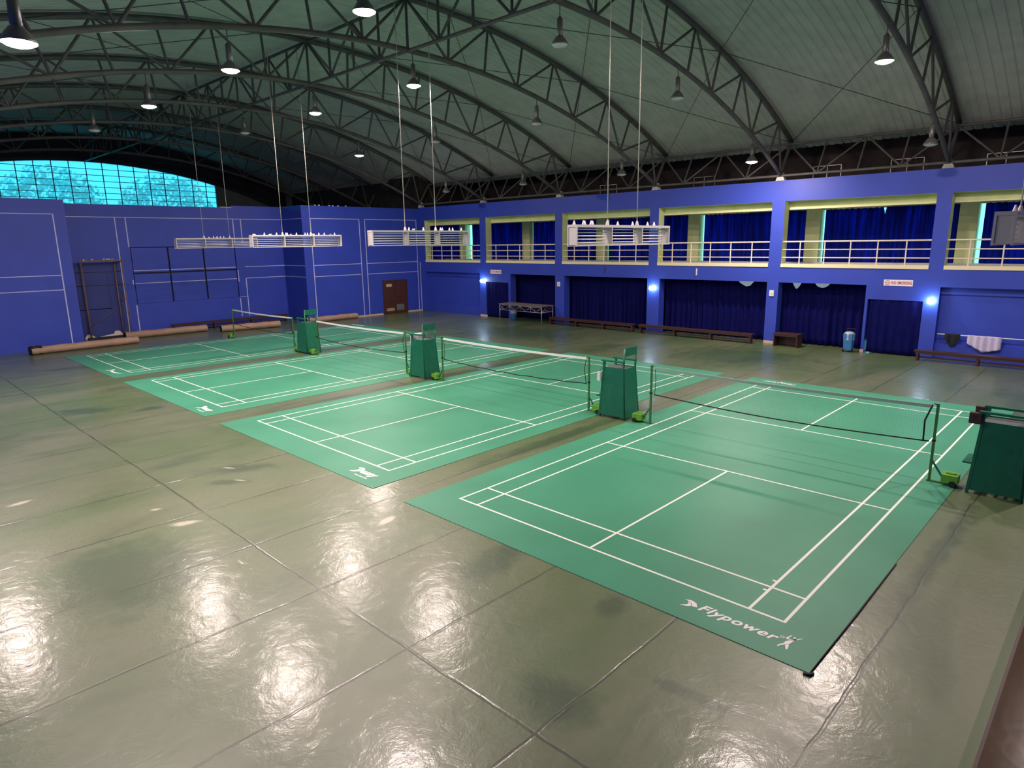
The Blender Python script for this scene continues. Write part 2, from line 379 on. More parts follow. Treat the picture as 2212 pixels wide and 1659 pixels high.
# gallery behind the openings
mb = MB().box(XB, 26.2, -9.3, 34.7, 3.10, 3.26); struct(mb.build('trim_1', 'dado'))             # gallery floor slab
mb = MB().box(XB, 26.2, -9.3, 34.7, 6.36, 6.55, 0); struct(mb.build('trim_2', 'dado'))   # gallery soffit
mb = MB()
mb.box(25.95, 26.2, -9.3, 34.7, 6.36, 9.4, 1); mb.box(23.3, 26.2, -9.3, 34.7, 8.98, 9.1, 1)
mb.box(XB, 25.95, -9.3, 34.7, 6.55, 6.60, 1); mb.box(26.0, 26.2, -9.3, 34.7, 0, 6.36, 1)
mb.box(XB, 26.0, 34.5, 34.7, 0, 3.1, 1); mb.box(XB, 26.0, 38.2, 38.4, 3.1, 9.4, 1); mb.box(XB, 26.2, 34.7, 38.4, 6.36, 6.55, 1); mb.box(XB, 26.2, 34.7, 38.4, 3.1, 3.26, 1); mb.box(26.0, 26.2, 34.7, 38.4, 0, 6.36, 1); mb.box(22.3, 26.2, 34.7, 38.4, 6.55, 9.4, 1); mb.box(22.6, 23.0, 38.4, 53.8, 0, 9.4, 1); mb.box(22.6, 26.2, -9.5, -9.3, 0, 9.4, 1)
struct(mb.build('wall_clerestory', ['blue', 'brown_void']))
PILL = [2.95, 9.12, 15.35, 21.5, 27.65, 33.97]
mb = MB()
for c in PILL: mb.box(25.4, 25.95, c - 0.33, c + 0.33, 3.26, 6.36)
mb.box(25.75, 25.95, -9.3, 34.5, 5.98, 6.36); 
struct(mb.build('wall_gallery', 'green_reveal'))
mb = MB(); mb.box(25.1, 25.62, -9.3, 38.2, 3.26, 3.57)
struct(mb.build('trim_3', 'dado'))
wn = 2
for i, c in enumerate(PILL):                            # daylit glazing behind the gallery curtains
    lo = PILL[i - 1] + 0.33 if i else -9.0
    w = MB().box(25.9, 25.93, lo, c - 0.33, 3.42, 5.98).build('window_%d' % wn, 'day_pane'); struct(w); wn += 1

w = MB().box(25.9, 25.93, 34.3, 38.2, 3.42, 5.98).build('window_%d' % wn, 'day_pane'); struct(w); wn += 1
# left and near walls (outside the picture) close the hall
mb = MB().box(-9.0, -8.6, -9.5, 53.8, 0, 9.2); struct(mb.build('wall_left', 'blue'))
mb = MB(); mb.box(-9.0, 22.6, -9.5, -9.3, 0, 12.5); struct(mb.build('wall_near', 'blue'))

# end wall: two projecting pieces and a deep middle
YF, YM = 34.7, 37.3
S6, S3, S2 = 6.31, 3.48, 2.79
def hstripe(mb, y, xa, xb, z, w=0.035): mb.box(xa, xb, y - 0.006, y, z - w / 2, z + w / 2, 1)
def vstripe(mb, y, x, za, zb, w=0.05): mb.box(x - w / 2, x + w / 2, y - 0.006, y, za, zb, 1)
mb = MB(); mb.box(-8.6, 0.86, YF, YM, 0, 6.98)
hstripe(mb, YF, -8.6, 0.36, S6); vstripe(mb, YF, 0.36, 0, S6); hstripe(mb, YF, -8.6, 0.36, S3); hstripe(mb, YF, -8.6, 0.36, S2)
struct(mb.build('wall_back_left', ['blue', 'stripe']))
mb = MB(); mb.box(13.05, 22.0, YF, YM, 0, 7.08); 
for (a, b) in ((13.62, 17.1), (17.52, 21.74)):
    hstripe(mb, YF, a, b, S6); hstripe(mb, YF, a, b, S3); hstripe(mb, YF, a, b, S2)
    for x in (a, b):
        vstripe(mb, YF, x, 0.1, S6)
vstripe(mb, YF, 21.97, 0.1, 3.45)
mb.box(13.044, 13.05, YF, YM, S6 - .017, S6 + .017, 1); mb.box(13.044, 13.05, YF, YM, S3 - .017, S3 + .017, 1); mb.box(13.044, 13.05, YF, YM, S2 - .017, S2 + .017, 1)
struct(mb.build('wall_back_right', ['blue', 'stripe']))
mb = MB(); mb.box(16.4, 18.6, YF - 0.03, YF, 0, 0.10); mb.box(20.7, 22.0, YF - 0.03, YF, 0, 0.10)
struct(mb.build('baseboard_back', 'base_cream'))

# middle wall with a boarded-up opening
PX = [4.21, 6.13, 8.07, 9.95]; PZ = [1.68, 3.33, 4.75]; g = 0.045
mb = MB()
mb.box(0.86, 4.21, YM, YM + 0.3, 0, 6.96); mb.box(9.95, 13.05, YM, YM + 0.3, 0, 7.08)
mb.box(4.21, 9.95, YM, YM + 0.3, 0, 1.68); mb.box(4.21, 9.95, YM, YM + 0.3, 4.75, 6.96)
hstripe(mb, YM, 1.0, 13.05, S6)
vstripe(mb, YM, 3.66, 0.1, S6); vstripe(mb, YM, 4.17, 4.75, S6); vstripe(mb, YM, 4.17, 0.1, 1.62); vstripe(mb, YM, 4.15, 2.75, 3.0)
vstripe(mb, YM, 9.98, 4.9, S6); vstripe(mb, YM, 10.45, 4.9, S6); vstripe(mb, YM, 10.45, 0.5, S2); vstripe(mb, YM, 9.98, 0.5, 1.6); vstripe(mb, YM, 10.0, 2.6, 3.3)
hstripe(mb, YM, 10.45, 13.05, S3); hstripe(mb, YM, 10.45, 13.05, S2); hstripe(mb, YM, 0.9, 3.66, S3); hstripe(mb, YM, 0.9, 3.66, S2)
hstripe(mb, YM, 1.1, 2.95, 1.55, 0.03); hstripe(mb, YM, 9.98, 10.45, 1.68, 0.025)
struct(mb.build('wall_back', ['blue', 'stripe']))
mb = MB()
for i in range(3):
    for k in range(2):
        mb.box(PX[i] + g, PX[i + 1] - g, YM + 0.03, YM + 0.07, PZ[k] + (0.01 if k == 0 else g), PZ[k + 1] - g)
        z = (S2, S3)[k]; mb.box(PX[i] + g, PX[i + 1] - g, YM + 0.024, YM + 0.03, z - .017, z + .017, 1)
struct(mb.build('trim_4', ['blue', 'stripe']))
mb = MB().box(4.21, 9.95, YM + 0.14, YM + 0.2, 1.68, 4.75); struct(mb.build('trim_5', 'dark_board'))
mb = MB().box(1.30, 3.62, YM - 0.004, YM, 0, 3.98)  # darker blue panel over the back wall of the niche
for z in (S3, S2): mb.box(1.30, 3.62, YM - 0.006, YM - 0.003, z - .016, z + .016, 1)
mb.box(1.4, 2.95, YM - 0.006, YM - 0.003, 1.535, 1.565, 1); struct(mb.build('trim_10', ['niche_blue', 'stripe']))
# bare plaster where the paint has gone at the foot of the niche
mb = MB(); pts = [(1.50, 0.02), (2.35, 0.02), (3.55, 0.02), (3.62, 0.2), (3.5, 0.12), (3.3, 0.16), (3.15, 0.32), (2.95, 0.33), (2.85, 0.18), (2.6, 0.15), (2.3, 0.1), (2.05, 0.05), (1.95, 0.12), (1.8, 0.24), (1.62, 0.25), (1.52, 0.12)]
mb.add([(x, YM - 0.008, z) for x, z in pts], [tuple(range(len(pts)))]); struct(mb.build('trim_6', 'patch'))

# far gable: arched window in grey plaster, dark board above the arch
YG = 53.35
def arch(x): return z_low(x) - 0.05
WX0, WX1, WZ = -2.4, 16.0, 7.84
n = 40; mb = MB()
xs = [WX0 + (WX1 - WX0) * i / n for i in range(n + 1)]
for i in range(n):
    a, b = xs[i], xs[i + 1]
    mb.add([(a, YG + 0.2, WZ), (b, YG + 0.2, WZ), (b, YG + 0.2, arch(b)), (a, YG + 0.2, arch(a))], [(0, 1, 2, 3)])
win = struct(mb.build('window_1', 'glass'))
mb = MB(); x = 6.82 - 1.045 * 8
while x < WX1 - 0.05:
    if x > WX0: mb.box(x - 0.025, x + 0.025, YG + 0.10, YG + 0.16, WZ, arch(x))
    x += 1.045
for k in range(8):
    z = WZ + 0.40 + 0.418 * k
    if z > 10.7: break
    half = math.sqrt(35.2 ** 2 - (35.2 - (10.81 - z)) ** 2)
    mb.box(max(WX0, XC - half), min(WX1, XC + half), YG + 0.10, YG + 0.16, z - 0.018, z + 0.018)
mb.box(WX0, WX1, YG + 0.08, YG + 0.2, WZ - 0.03, WZ + 0.03); mb.box(WX1 - 0.05, WX1 + 0.03, YG + 0.08, YG + 0.2, WZ, arch(WX1))
mb.build('window_frame', 'frame_blue', win)
mb = MB(); n = 60; xs = [-8.4 + 30.4 * i / n for i in range(n + 1)]
for i in range(n):
    a, b = xs[i], xs[i + 1]; la, lb = arch(a), arch(b); ta, tb = z_top(a) + 0.3, z_top(b) + 0.3
    mb.hexa([(a, YG, la), (b, YG, lb), (b, YG + 0.3, lb), (a, YG + 0.3, la)], [(a, YG, ta), (b, YG, tb), (b, YG + 0.3, tb), (a, YG + 0.3, ta)])
struct(mb.build('wall_gable', 'dark_board'))
mb = MB(); mb.box(-9, 23, YG + 0.05, YG + 0.4, 0, WZ)
for (p, q) in ((-8.4, WX0), (WX1, 22.0)):
    xs = [p + (q - p) * i / 14 for i in range(15)]
    for a, b in zip(xs, xs[1:]):
        mb.hexa([(a, YG + 0.05, WZ - .6), (b, YG + 0.05, WZ - .6), (b, YG + 0.4, WZ - .6), (a, YG + 0.4, WZ - .6)], [(a, YG + 0.05, arch(a) + .05), (b, YG + 0.05, arch(b) + .05), (b, YG + 0.4, arch(b) + .05), (a, YG + 0.4, arch(a) + .05)])
mb.box(21.9, 23.0, YG + 0.05, YG + 0.4, 0, 9.4); mb.box(-9, -8.3, YG + 0.05, YG + 0.4, 0, 9.4)
struct(mb.build('wall_plaster', 'grey_plaster'))
mb = MB(); mb.box(9.3, 9.98, YM - 0.04, YM + 0.3, 6.96, 7.0); struct(mb.build('trim_7', 'gusset'))

# clerestory frames above the gallery wall
mb = MB()
for (a, b, z0, z1) in ((8.16, 9.39, 7.26, 7.98), (4.84, 6.1, 7.18, 7.99), (1.35, 2.62, 7.21, 7.9), (14.4, 15.6, 7.3, 7.95), (20.6, 21.8, 7.3, 7.95)):
    x = 25.7
    for (p, q) in (((x, a, z0), (x, b, z0)), ((x, b, z0), (x, b, z1)), ((x, b, z1), (x, a, z1)), ((x, a, z1), (x, a, z0)), ((x, (a + b) / 2, z0), (x, (a + b) / 2, z1))):
        mb.bar(p, q, 0.03, 0.03)
struct(mb.build('trim_8', 'alu'))

# ---------------------------------------------------------------- courts
COURTS = [(0.0, 0.0), (0.03, 8.35), (0.05, 16.757), (0.04, 25.088)]
CN = ['nearest', 'second nearest', 'third nearest', 'farthest']
CLAB = ['green badminton court mat nearest the camera, with the long printed brand word at its corner',
        'green badminton court mat second from the camera, with bright white wavy-cord net across it',
        'green badminton court mat third from the camera, between the two leftmost tall chairs',
        'green badminton court mat farthest from the camera, lying before the blue end wall']
MATEXT = [(-0.78, 14.2, -0.57, 6.74), (-0.78, 14.25, 7.76, 14.95), (-0.74, 14.3, 16.05, 23.30), (-0.70, 14.3, 24.42, 31.66)]
def swoosh(mb, ox, oy, s, f):
    """bird mark; local u to the right of the reader, v up"""
    P = lambda u, v: f(ox + u * s, oy + v * s)
    poly(mb, [(0.0, 0.24), (0.16, 0.30), (0.30, 0.25), (0.40, 0.10), (0.27, 0.06), (0.22, 0.17), (0.10, 0.22)], P)
    poly(mb, [(0.10, 0.20), (0.21, 0.155), (0.255, 0.05), (0.18, -0.02), (0.02, -0.06), (0.13, 0.04), (0.16, 0.11)], P)
for k, (cx, cy) in enumerate(COURTS):
    xa, xb, ya, yb = MATEXT[k]
    root = thing('badminton_court_mat', (0, 0, 0), CLAB[k], 'court mat', 'badminton court mats')
    mb = MB().box(xa, xb, ya, yb, 0, 0.008); mb.build('vinyl_sheet', 'mat', root)
    mb = MB(); Z0, Z1 = 0.0075, 0.0095; w = 0.04
    def hx(y, a=0, b=13.4): mb.box(cx + a, cx + b, cy + y, cy + y + w, Z0, Z1)       # line along the court
    def hy(x, a=0, b=6.1): mb.box(cx + x, cx + x + w, cy + a, cy + b, Z0, Z1 + 0.0002)
    hx(0); hx(0.46); hx(6.1 - w - 0.46); hx(6.1 - w)
    hy(0); hy(0.72); hy(4.68); hy(8.68); hy(12.64); hy(13.36)
    hx(3.03, 0, 4.7); hx(3.03, 8.7, 13.4)
    if k == 0:
        mb.box(cx + 0.60, cx + 0.64, cy + 0.5, cy + 0.55, Z0, Z1); mb.box(cx + 0.92, cx + 0.96, cy + 0.5, cy + 0.55, Z0, Z1)
    mb.build('court_lines', 'line', root)
    # printed brand at the near corner (reader stands at low x), the same turned round at the far end
    def nearf(u, v): return (v, -u, 0.0102)
    mb = MB()
    def place_text(mb, s, x_base, y_left, width, height, flip=False, bold=0.03, shear=0.3):
        me = text_mesh(s, width, height, bold, shear)
        sg = -1 if flip else 1
        mb.add([(x_base + sg * v.co.y, y_left - sg * v.co.x, 0.0102) for v in me.vertices], [tuple(p.vertices) for p in me.polygons])
        bpy.data.meshes.remove(me)
    def figure(mb, f):
        poly(mb, [(0.205, -0.29), (0.235, -0.255), (0.255, -0.19), (0.24, -0.165), (0.30, -0.20), (0.36, -0.275), (0.37, -0.27), (0.31, -0.16), (0.26, -0.09), (0.20, -0.04), (0.17, -0.12), (0.10, -0.155)][::-1], f)
        poly(mb, [(0.235, -0.18), (0.22, -0.12), (0.175, -0.115), (0.14, -0.15), (0.135, -0.21), (0.16, -0.215), (0.165, -0.16), (0.19, -0.145), (0.205, -0.19)], f)
    if k == 0:
        swoosh(mb, -1.20, -0.46, 0.54, nearf); mb.build('bird_mark', 'logo', root); mb = MB()
        place_text(mb, 'Flypower', -0.50, 0.965, 1.03, 0.21, bold=0.028); mb.build('brand_lettering', 'logo', root); mb = MB()
        # registered mark and the jumping player
        mb.lathe([(0.016, 0), (0.026, 0)], 12, 0, (-0.31, -0.085, 0.0102))
        P = lambda u, v: (v, -u, 0.0102)
        poly(mb, [(0.185, -0.285), (0.235, -0.27), (0.285, -0.19), (0.275, -0.185), (0.235, -0.235), (0.22, -0.30), (0.20, -0.40), (0.165, -0.44), (0.14, -0.42), (0.15, -0.36), (0.175, -0.32)][::-1], P)
        poly(mb, [(0.17, -0.31), (0.135, -0.32), (0.12, -0.29), (0.135, -0.255), (0.15, -0.21), (0.165, -0.20), (0.155, -0.25), (0.145, -0.285), (0.18, -0.295)], P)
        poly(mb, [(0.20, -0.26), (0.22, -0.235), (0.205, -0.215), (0.185, -0.235)], P)
        poly(mb, [(0.16, -0.43), (0.20, -0.41), (0.215, -0.46), (0.225, -0.52), (0.205, -0.525), (0.18, -0.47)], P)
        poly(mb, [(0.15, -0.42), (0.165, -0.45), (0.13, -0.49), (0.12, -0.53), (0.10, -0.52), (0.12, -0.46)], P)
        mb.build('player_mark', 'logo', root); mb = MB()
        place_text(mb, 'Flypower', 13.93, 5.12, 1.10, 0.20, True); mb.build('brand_lettering', 'logo', root); mb = MB()
        fr = lambda u, v: (-v, u, 0.0102); swoosh(mb, -5.72, -13.96, 0.55, lambda u, v: (-v, u, 0.0102) if False else (13.96 + (-13.96 - v) , -u, 0.0102))
    elif k in (1, 2):
        y0 = (9.05, 17.35)[k - 1]
        swoosh(mb, -y0, -0.46, 0.85, nearf); mb.build('bird_mark', 'logo', root); mb = MB()
        place_text(mb, 'assy', -0.49, y0 - 0.30, 0.50, 0.20, bold=0.05); mb.build('brand_lettering', 'logo', root); mb = MB()
        mb.box(-0.565, -0.54, y0 - 0.75, y0 - 0.30, 0.0098, 0.0102)
    else:
        swoosh(mb, -26.45, -0.42, 0.9, nearf); mb.build('bird_mark', 'logo', root); mb = MB()
        poly(mb, [(-26.2, -0.30), (-25.6, -0.33), (-25.05, -0.22), (-25.3, -0.33), (-25.6, -0.42), (-26.0, -0.42)], nearf); mb.build('brand_lettering', 'logo', root); mb = MB()
        mb.box(14.02, 14.12, 30.3, 31.5, 0.0098, 0.0102)
    mb.build({0: 'bird_mark', 1: 'print_bar', 2: 'print_bar', 3: 'print_bar'}[k], 'logo', root)
    if k == 0:                                          # dark sealing strip curling along the near side
        mb = MB(); mb.tube([(-0.79, -0.575, 0.006), (0.8, -0.585, 0.012), (2.6, -0.58, 0.006)], 0.012, 6); mb.tube([(-0.83, -0.52, 0.01), (-0.82, -0.59, 0.014), (-0.76, -0.60, 0.01)], 0.018, 6)
        mb.build('edge_strip', 'black', root)

# ---------------------------------------------------------------- nets and posts
XN = 6.78
PL = {}
def make_post(sgn):
    """sgn +1: base runs towards +y"""
    root = thing('net_post', (0, 0, 0), '-', 'net post', 'wheeled badminton net posts')
    MB().box(-0.022, 0.022, -0.022, 0.022, 0.02, 1.55).build('pole', 'post_green', root, bevel=0.004)
    s = sgn
    def bx(mb, x0, x1, y0, y1, z0, z1): return mb.box(x0, x1, min(s * y0, s * y1), max(s * y0, s * y1), z0, z1)
    bx(MB(), -0.035, 0.035, -0.04, 0.30, 0.0, 0.025).build('base_plate', 'post_green', root)
    mb = MB(); bx(mb, -0.13, 0.13, 0.21, 0.48, 0.055, 0.22); mb.build('weight_box', 'lime', root, bevel=0.01)
    mb = MB(); bx(mb, -0.05, 0.05, 0.27, 0.42, 0.22, 0.25); mb.build('box_handle', 'lime', root, bevel=0.006)
    mb = MB().bar((0, s * 0.01, 0.42), (0, s * 0.26, 0.05), 0.03, 0.03); mb.build('brace', 'chair_green', root)
    for dx in (-0.145, 0.145):
        mb = MB().tube([(dx - 0.02, s * 0.40, 0.06), (dx + 0.02, s * 0.40, 0.06)], 0.06, 14); mb.build('wheel', 'black', root)
    mb = MB().tube([(0, 0, 1.52), (0, -s * 0.07, 1.545)], 0.012, 6); mb.build('hook', 'black', root)
    mb = MB().box(-0.03, 0.03, -0.03, 0.03, 0.80, 0.84); mb.build('cord_clamp', 'black', root)
    return root
pp, pm = make_post(1), make_post(-1); firstp = [True, True]
POSTL = {(0, 1): 'green net post right of the largest full chair, at the nearest net left end',
         (0, 0): 'green net post at right edge beside the cropped tall chair, nearest net right end',
         (1, 1): 'green net post right of the second tall chair from the left',
         (1, 0): 'green net post hugging the left side of the largest fully seen tall chair',
         (2, 1): 'green net post on the right of the leftmost tall chair, third net left end',
         (2, 0): 'green net post on the left of the second tall chair from the left',
         (3, 1): 'thin net post standing alone before the rolled mats by the end wall',
         (3, 0): 'green net post on the left of the leftmost tall chair, farthest net right end'}
for k, (cx, cy) in enumerate(COURTS):
    for side in (1, 0):
        y = cy + (6.2 if side else -0.12)
        src = pp if side else pm; fi = 0 if side else 1
        if firstp[fi]: firstp[fi] = False; src.location = (cx + XN, y, 0.009); src['label'] = POSTL[(k, side)]
        else: dup(src, (cx + XN, y, 0.009), POSTL[(k, side)])
NETL = ['badminton net nearest the camera with faded tape and loose black side edge', 'badminton net over the second court, bright white tape, wavy black lower cord',
        'badminton net over the third court between the two leftmost tall chairs', 'badminton net over the farthest court, in front of the rolled mats']
for k, (cx, cy) in enumerate(COURTS):
    ya, yb = cy - 0.04, cy + 6.12; x = cx + XN
    root = thing('badminton_net', (x, 0, 0), NETL[k], 'net', 'badminton nets')
    n = 24
    def top(t): return 1.53 - 0.035 * math.sin(PI * t)
    def low(t): return (0.80 if k == 0 else 0.78) - 0.09 * math.sin(PI * t) + (0.01 * math.sin(t * 40) if k in (1,) else 0)
    inset = 0.02
    Y = lambda t: ya + (yb - ya) * t
    mb = MB()
    for i in range(n):
        t0, t1 = i / n, (i + 1) / n
        mb.hexa([(-0.008, Y(t0), top(t0) - 0.065), (0.008, Y(t0), top(t0) - 0.065), (0.008, Y(t1), top(t1) - 0.065), (-0.008, Y(t1), top(t1) - 0.065)],
                [(-0.008, Y(t0), top(t0)), (0.008, Y(t0), top(t0)), (0.008, Y(t1), top(t1)), (-0.008, Y(t1), top(t1))])
    mb.build('top_tape', 'tape_old' if k == 0 else 'tape', root)
    mb = MB().tube([(0, Y(i / n), low(i / n)) for i in range(n + 1)], 0.014, 6); mb.build('bottom_cord', 'cord', root)
    mb = MB().tube([(0, ya + 0.01, top(0)), (0.0, ya + 0.08 + (0.03 if k == 0 else 0), 1.2), (0, ya + 0.02 + (0.08 if k == 0 else 0), low(0))], 0.016 if k == 0 else 0.010, 6); mb.build('side_cord', 'cord', root)
    mb = MB().tube([(0, yb - 0.01, top(1)), (0.0, yb - 0.05, 1.2), (0, yb - 0.03, low(1))], 0.008, 6); mb.build('side_cord', 'cord', root)
    mb = MB(); st = 0.05
    y = ya
    while y < yb:
        t = (y - ya) / (yb - ya); mb.add([(0, y, low(t)), (0, y + 0.0009, low(t)), (0, y + 0.0009, top(t) - 0.06), (0, y, top(t) - 0.06)], [(0, 1, 2, 3)]); y += st
    for j in range(1, 14):
        f = j / 14; vs = []
        for i in range(n + 1):
            t = i / n; z = low(t) + (top(t) - 0.06 - low(t)) * f
            vs += [(0, Y(t), z), (0, Y(t), z + 0.0009)]
        mb.add(vs, [(2 * i, 2 * i + 2, 2 * i + 3, 2 * i + 1) for i in range(n)])
    mb.build('netting', 'net', root)

# ---------------------------------------------------------------- umpire chairs (face +y)
def make_chair():
    r = thing('umpire_chair', (0, 0, 0), '-', 'umpire chair', 'tall green umpire chairs')
    ZB, ZT = 0.07, 1.38
    bx, by, tx, ty = 0.35, 0.43, 0.29, 0.33             # half sizes at floor and seat
    def P(sx, sy, z):
        t = z / ZT; return (sx * (bx + (tx - bx) * t), sy * (by + (ty - by) * t), z)
    def panel(sx):
        mb = MB(); th = 0.018 * -sx
        q = [P(sx, -1, ZB), P(sx, 1, ZB), P(sx, 1, ZT), P(sx, -1, ZT)]
        mb.add(q + [(p[0] + th, p[1], p[2]) for p in q], [(0,1,2,3),(7,6,5,4),(0,4,5,1),(1,5,6,2),(2,6,7,3),(3,7,4,0)]); return mb
    panel(-1).build('side_panel', 'chair_green', r); panel(1).build('side_panel', 'chair_green', r)
    q = [P(-1, -1, ZB), P(1, -1, ZB), P(1, -1, ZT), P(-1, -1, ZT)]
    mb = MB(); mb.add(q + [(p[0], p[1] + 0.018, p[2]) for p in q], [(0,1,2,3),(7,6,5,4),(0,4,5,1),(1,5,6,2),(2,6,7,3),(3,7,4,0)]); mb.build('back_panel', 'chair_green', r)
    for sx in (-1, 1):
        for sy in (-1, 1):
            a = P(sx * 0.94, sy * 0.95, 0); b = P(sx * 0.94, sy * 0.95, 1.53 if sy > 0 else ZT)
            if sy > 0: MB().bar(a, b, 0.05, 0.05).build('leg', 'chair_green', r)
            else:
                mb = MB(); mb.tube([a, b, (b[0], b[1] - 0.02, 1.93)], 0.032, 4, caps=True); mb.build('leg', 'chair_green', r)
    mb = MB().box(-tx + 0.01, tx - 0.01, -ty + 0.02, ty, ZT - 0.10, ZT - 0.06); seat = mb.build('seat', 'chair_dark', r)
    mb = MB().box(-tx + 0.04, tx - 0.04, -ty + 0.05, ty - 0.02, ZT - 0.06, ZT - 0.02); mb.build('seat_cover', 'foil', seat, bevel=0.012)
    for sx in (-1, 1):
        mb = MB().box(sx * 0.275 - 0.045, sx * 0.275 + 0.045, -ty, ty + 0.05, 1.53, 1.57); mb.build('armrest', 'chair_green', r, bevel=0.008)
    mb = MB(); mb.box(-0.275, 0.275, -ty - 0.03, -ty - 0.005, 1.72, 1.94); mb.build('backrest', 'chair_green', r, bevel=0.006)
    for z in (0.30, 0.85, 1.1):
        a, b = P(-0.92, 0.97, z), P(0.92, 0.97, z); MB().bar(a, b, 0.03, 0.05).build('rung', 'chair_green', r)
    mb = MB().box(-0.30, 0.30, 0.36, 0.54, 0.55, 0.58); mb.build('footrest', 'chair_green', r, bevel=0.005)
    return r
CH = [((6.91, 7.28, 0), 'tall green umpire chair between the first and second courts, largest one fully in view'),
      ((6.92, 15.69, 0), 'tall green umpire chair second from the left, with a drape over its front'),
      ((7.02, 24.02, 0), 'leftmost tall green umpire chair, smallest, before the blue end wall'),
      ((6.90, -1.18, 0), 'dark green umpire chair cropped by the right edge of the photo')]
ch0 = make_chair(); chairs = [ch0]
ch0.location = CH[0][0]; ch0['label'] = CH[0][1]
for (l, lab) in CH[1:]: chairs.append(dup(ch0, l, lab))
# extras that only some chairs carry
mb = MB().box(-0.39, -0.33, 0.36, 0.46, 1.0, 1.24); mb.build('bottle_holder', 'white_plastic', chairs[0], bevel=0.01)
mb = MB().tube([(-0.31, 0.31, 1.55), (-0.36, 0.36, 1.3), (-0.36, 0.41, 1.2)], 0.005, 5); mb.build('holder_string', 'black', chairs[0])
mb = MB(); wavy(mb, 'y', 0, -0.3, 0.3, 1.05, 1.55, 0.012, 0.16, 5)
mb.v = [(y, 0.37 + x, z) for (x, y, z) in mb.v]; mb.build('drape', 'white_plastic', chairs[1])
for sx in (-1, 1):
    mb = MB().box(sx * 0.30 - 0.05, sx * 0.30 + 0.05, 0.33, 0.52, 1.33, 1.53); b = mb.build('score_box', 'brown', chairs[3], bevel=0.008)
    if sx < 0:
        me = text_mesh('7', 0.07, 0.12, 0.01); mb = MB()
        mb.add([(-0.352, 0.47 - v.co.x, 1.37 + v.co.y) for v in me.vertices], [tuple(p.vertices) for p in me.polygons]); mb.build('score_digit', 'black', b)

# ---------------------------------------------------------------- roof trusses
LT = [(-0.7945 + 0.227 * i) for i in range(8)]          # lower chord nodes
TT = [-0.908 + 0.227 * i for i in range(9)]             # upper chord nodes
LX = lambda t: XC + 15.2 * t
TX = lambda t: XC + 16.15 * t
LP = lambda t: (LX(t), 0, z_low(LX(t)))
TP = lambda t: (TX(t), 0, z_top(TX(t)))
def make_truss():
    r = thing('roof_truss', (0, 0, 0), '-', 'roof truss', 'arched steel roof trusses')
    n = 40
    MB().tube([LP(-1 + 2 * i / n) for i in range(n + 1)], 0.085, 10).build('lower_chord', 'dark_steel', r)
    MB().tube([TP(-1 + 2 * i / n) for i in range(n + 1)], 0.10, 10).build('upper_chord', 'dark_steel', r)
    def web(a, b, rr=0.045): MB().tube([a, b], rr, 8, caps=False).build('web_bar', 'dark_steel', r)
    for t in LT:
        web(LP(t), TP(t))
        for d in (-0.1135, 0.1135): web(LP(t), TP(t + d))
    for t in TT: web(LP(t), TP(t))
    for s in (-1, 1):
        web(LP(s), TP(s), 0.07); web(LP(s), TP(s * 0.908), 0.05)
        mb = MB(); x, _, z = LP(s)
        mb.add([(x - 0.02, -0.2, 7.16), (x - 0.02, 0.2, 7.16), (x - 0.02, 0.05, 7.5), (x - 0.02, -0.05, 7.5), (x + 0.25, -0.2, 7.16), (x + 0.25, 0.2, 7.16), (x + 0.25, 0.05, 7.5), (x + 0.25, -0.05, 7.5)],
               [(0,3,2,1),(4,5,6,7),(0,1,5,4),(1,2,6,5),(2,3,7,6),(3,0,4,7)]); mb.build('bearing_plate', 'gusset' if s > 0 else 'dark_steel', r)
    return r
TY = [3.21, 9.44, 15.70, 21.97, 28.24, 34.5, 40.77, 47.04]
TL = ['arched roof truss nearest the camera, cutting the top right corner', 'arched roof truss second from the camera, meeting the gallery wall at the pale triangular plate',
      'arched roof truss third from the camera, running to the top centre', 'arched roof truss fourth from the camera, beyond the two hanging racks',
      'arched roof truss fifth from the camera, with a single glowing lamp', 'arched roof truss sixth from the camera, above the projecting end wall pieces',
      'dim arched roof truss second in front of the arched window', 'dark arched roof truss closest to the arched window']
t0 = make_truss(); t0.location = (0, TY[0], 0); t0['label'] = TL[0]
for y, l in zip(TY[1:], TL[1:]): dup(t0, (0, y, 0), l)

def make_beam(x_low, z_lo, x_top, z_hi, L, rc, rw, name, cat, group, tl=True):
    r = thing(name, (0, 0, 0), '-', cat, group)
    MB().tube([(x_low, 0, z_lo), (x_low, L, z_lo)], rc, 8, caps=False).build('bottom_rail', 'dark_steel', r)
    if tl: MB().tube([(x_top, 0, z_hi), (x_top, L, z_hi)], rc, 8, caps=False).build('top_rail', 'dark_steel', r)
    lo = lambda f: (x_low, L * f, z_lo); hi = lambda f: (x_top, L * f, z_hi)
    for (a, b) in ((lo(.25), hi(0)), (lo(.25), hi(.25)), (lo(.25), hi(.5)), (lo(.5), hi(.5)), (lo(.75), hi(.5)), (lo(.75), hi(.75)), (lo(.75), hi(1))):
        MB().tube([a, b], rw, 6, caps=False).build('web_bar', 'dark_steel', r)
    return r
L = 6.26
rb = make_beam(XC, z_low(XC) - 0.02, XC, z_top(XC) - 0.05, L, 0.06, 0.045, 'ridge_truss', 'ridge truss', 'ridge trusses between the roof arches')
wb = make_beam(22.0, 7.36, 22.85, 8.74, L, 0.055, 0.04, 'eaves_truss', 'eaves truss', 'eaves trusses along the gallery wall top')
BL = ['first and second', 'second and third', 'third and fourth', 'fourth and fifth', 'fifth and sixth', 'sixth and seventh', 'seventh and eighth']
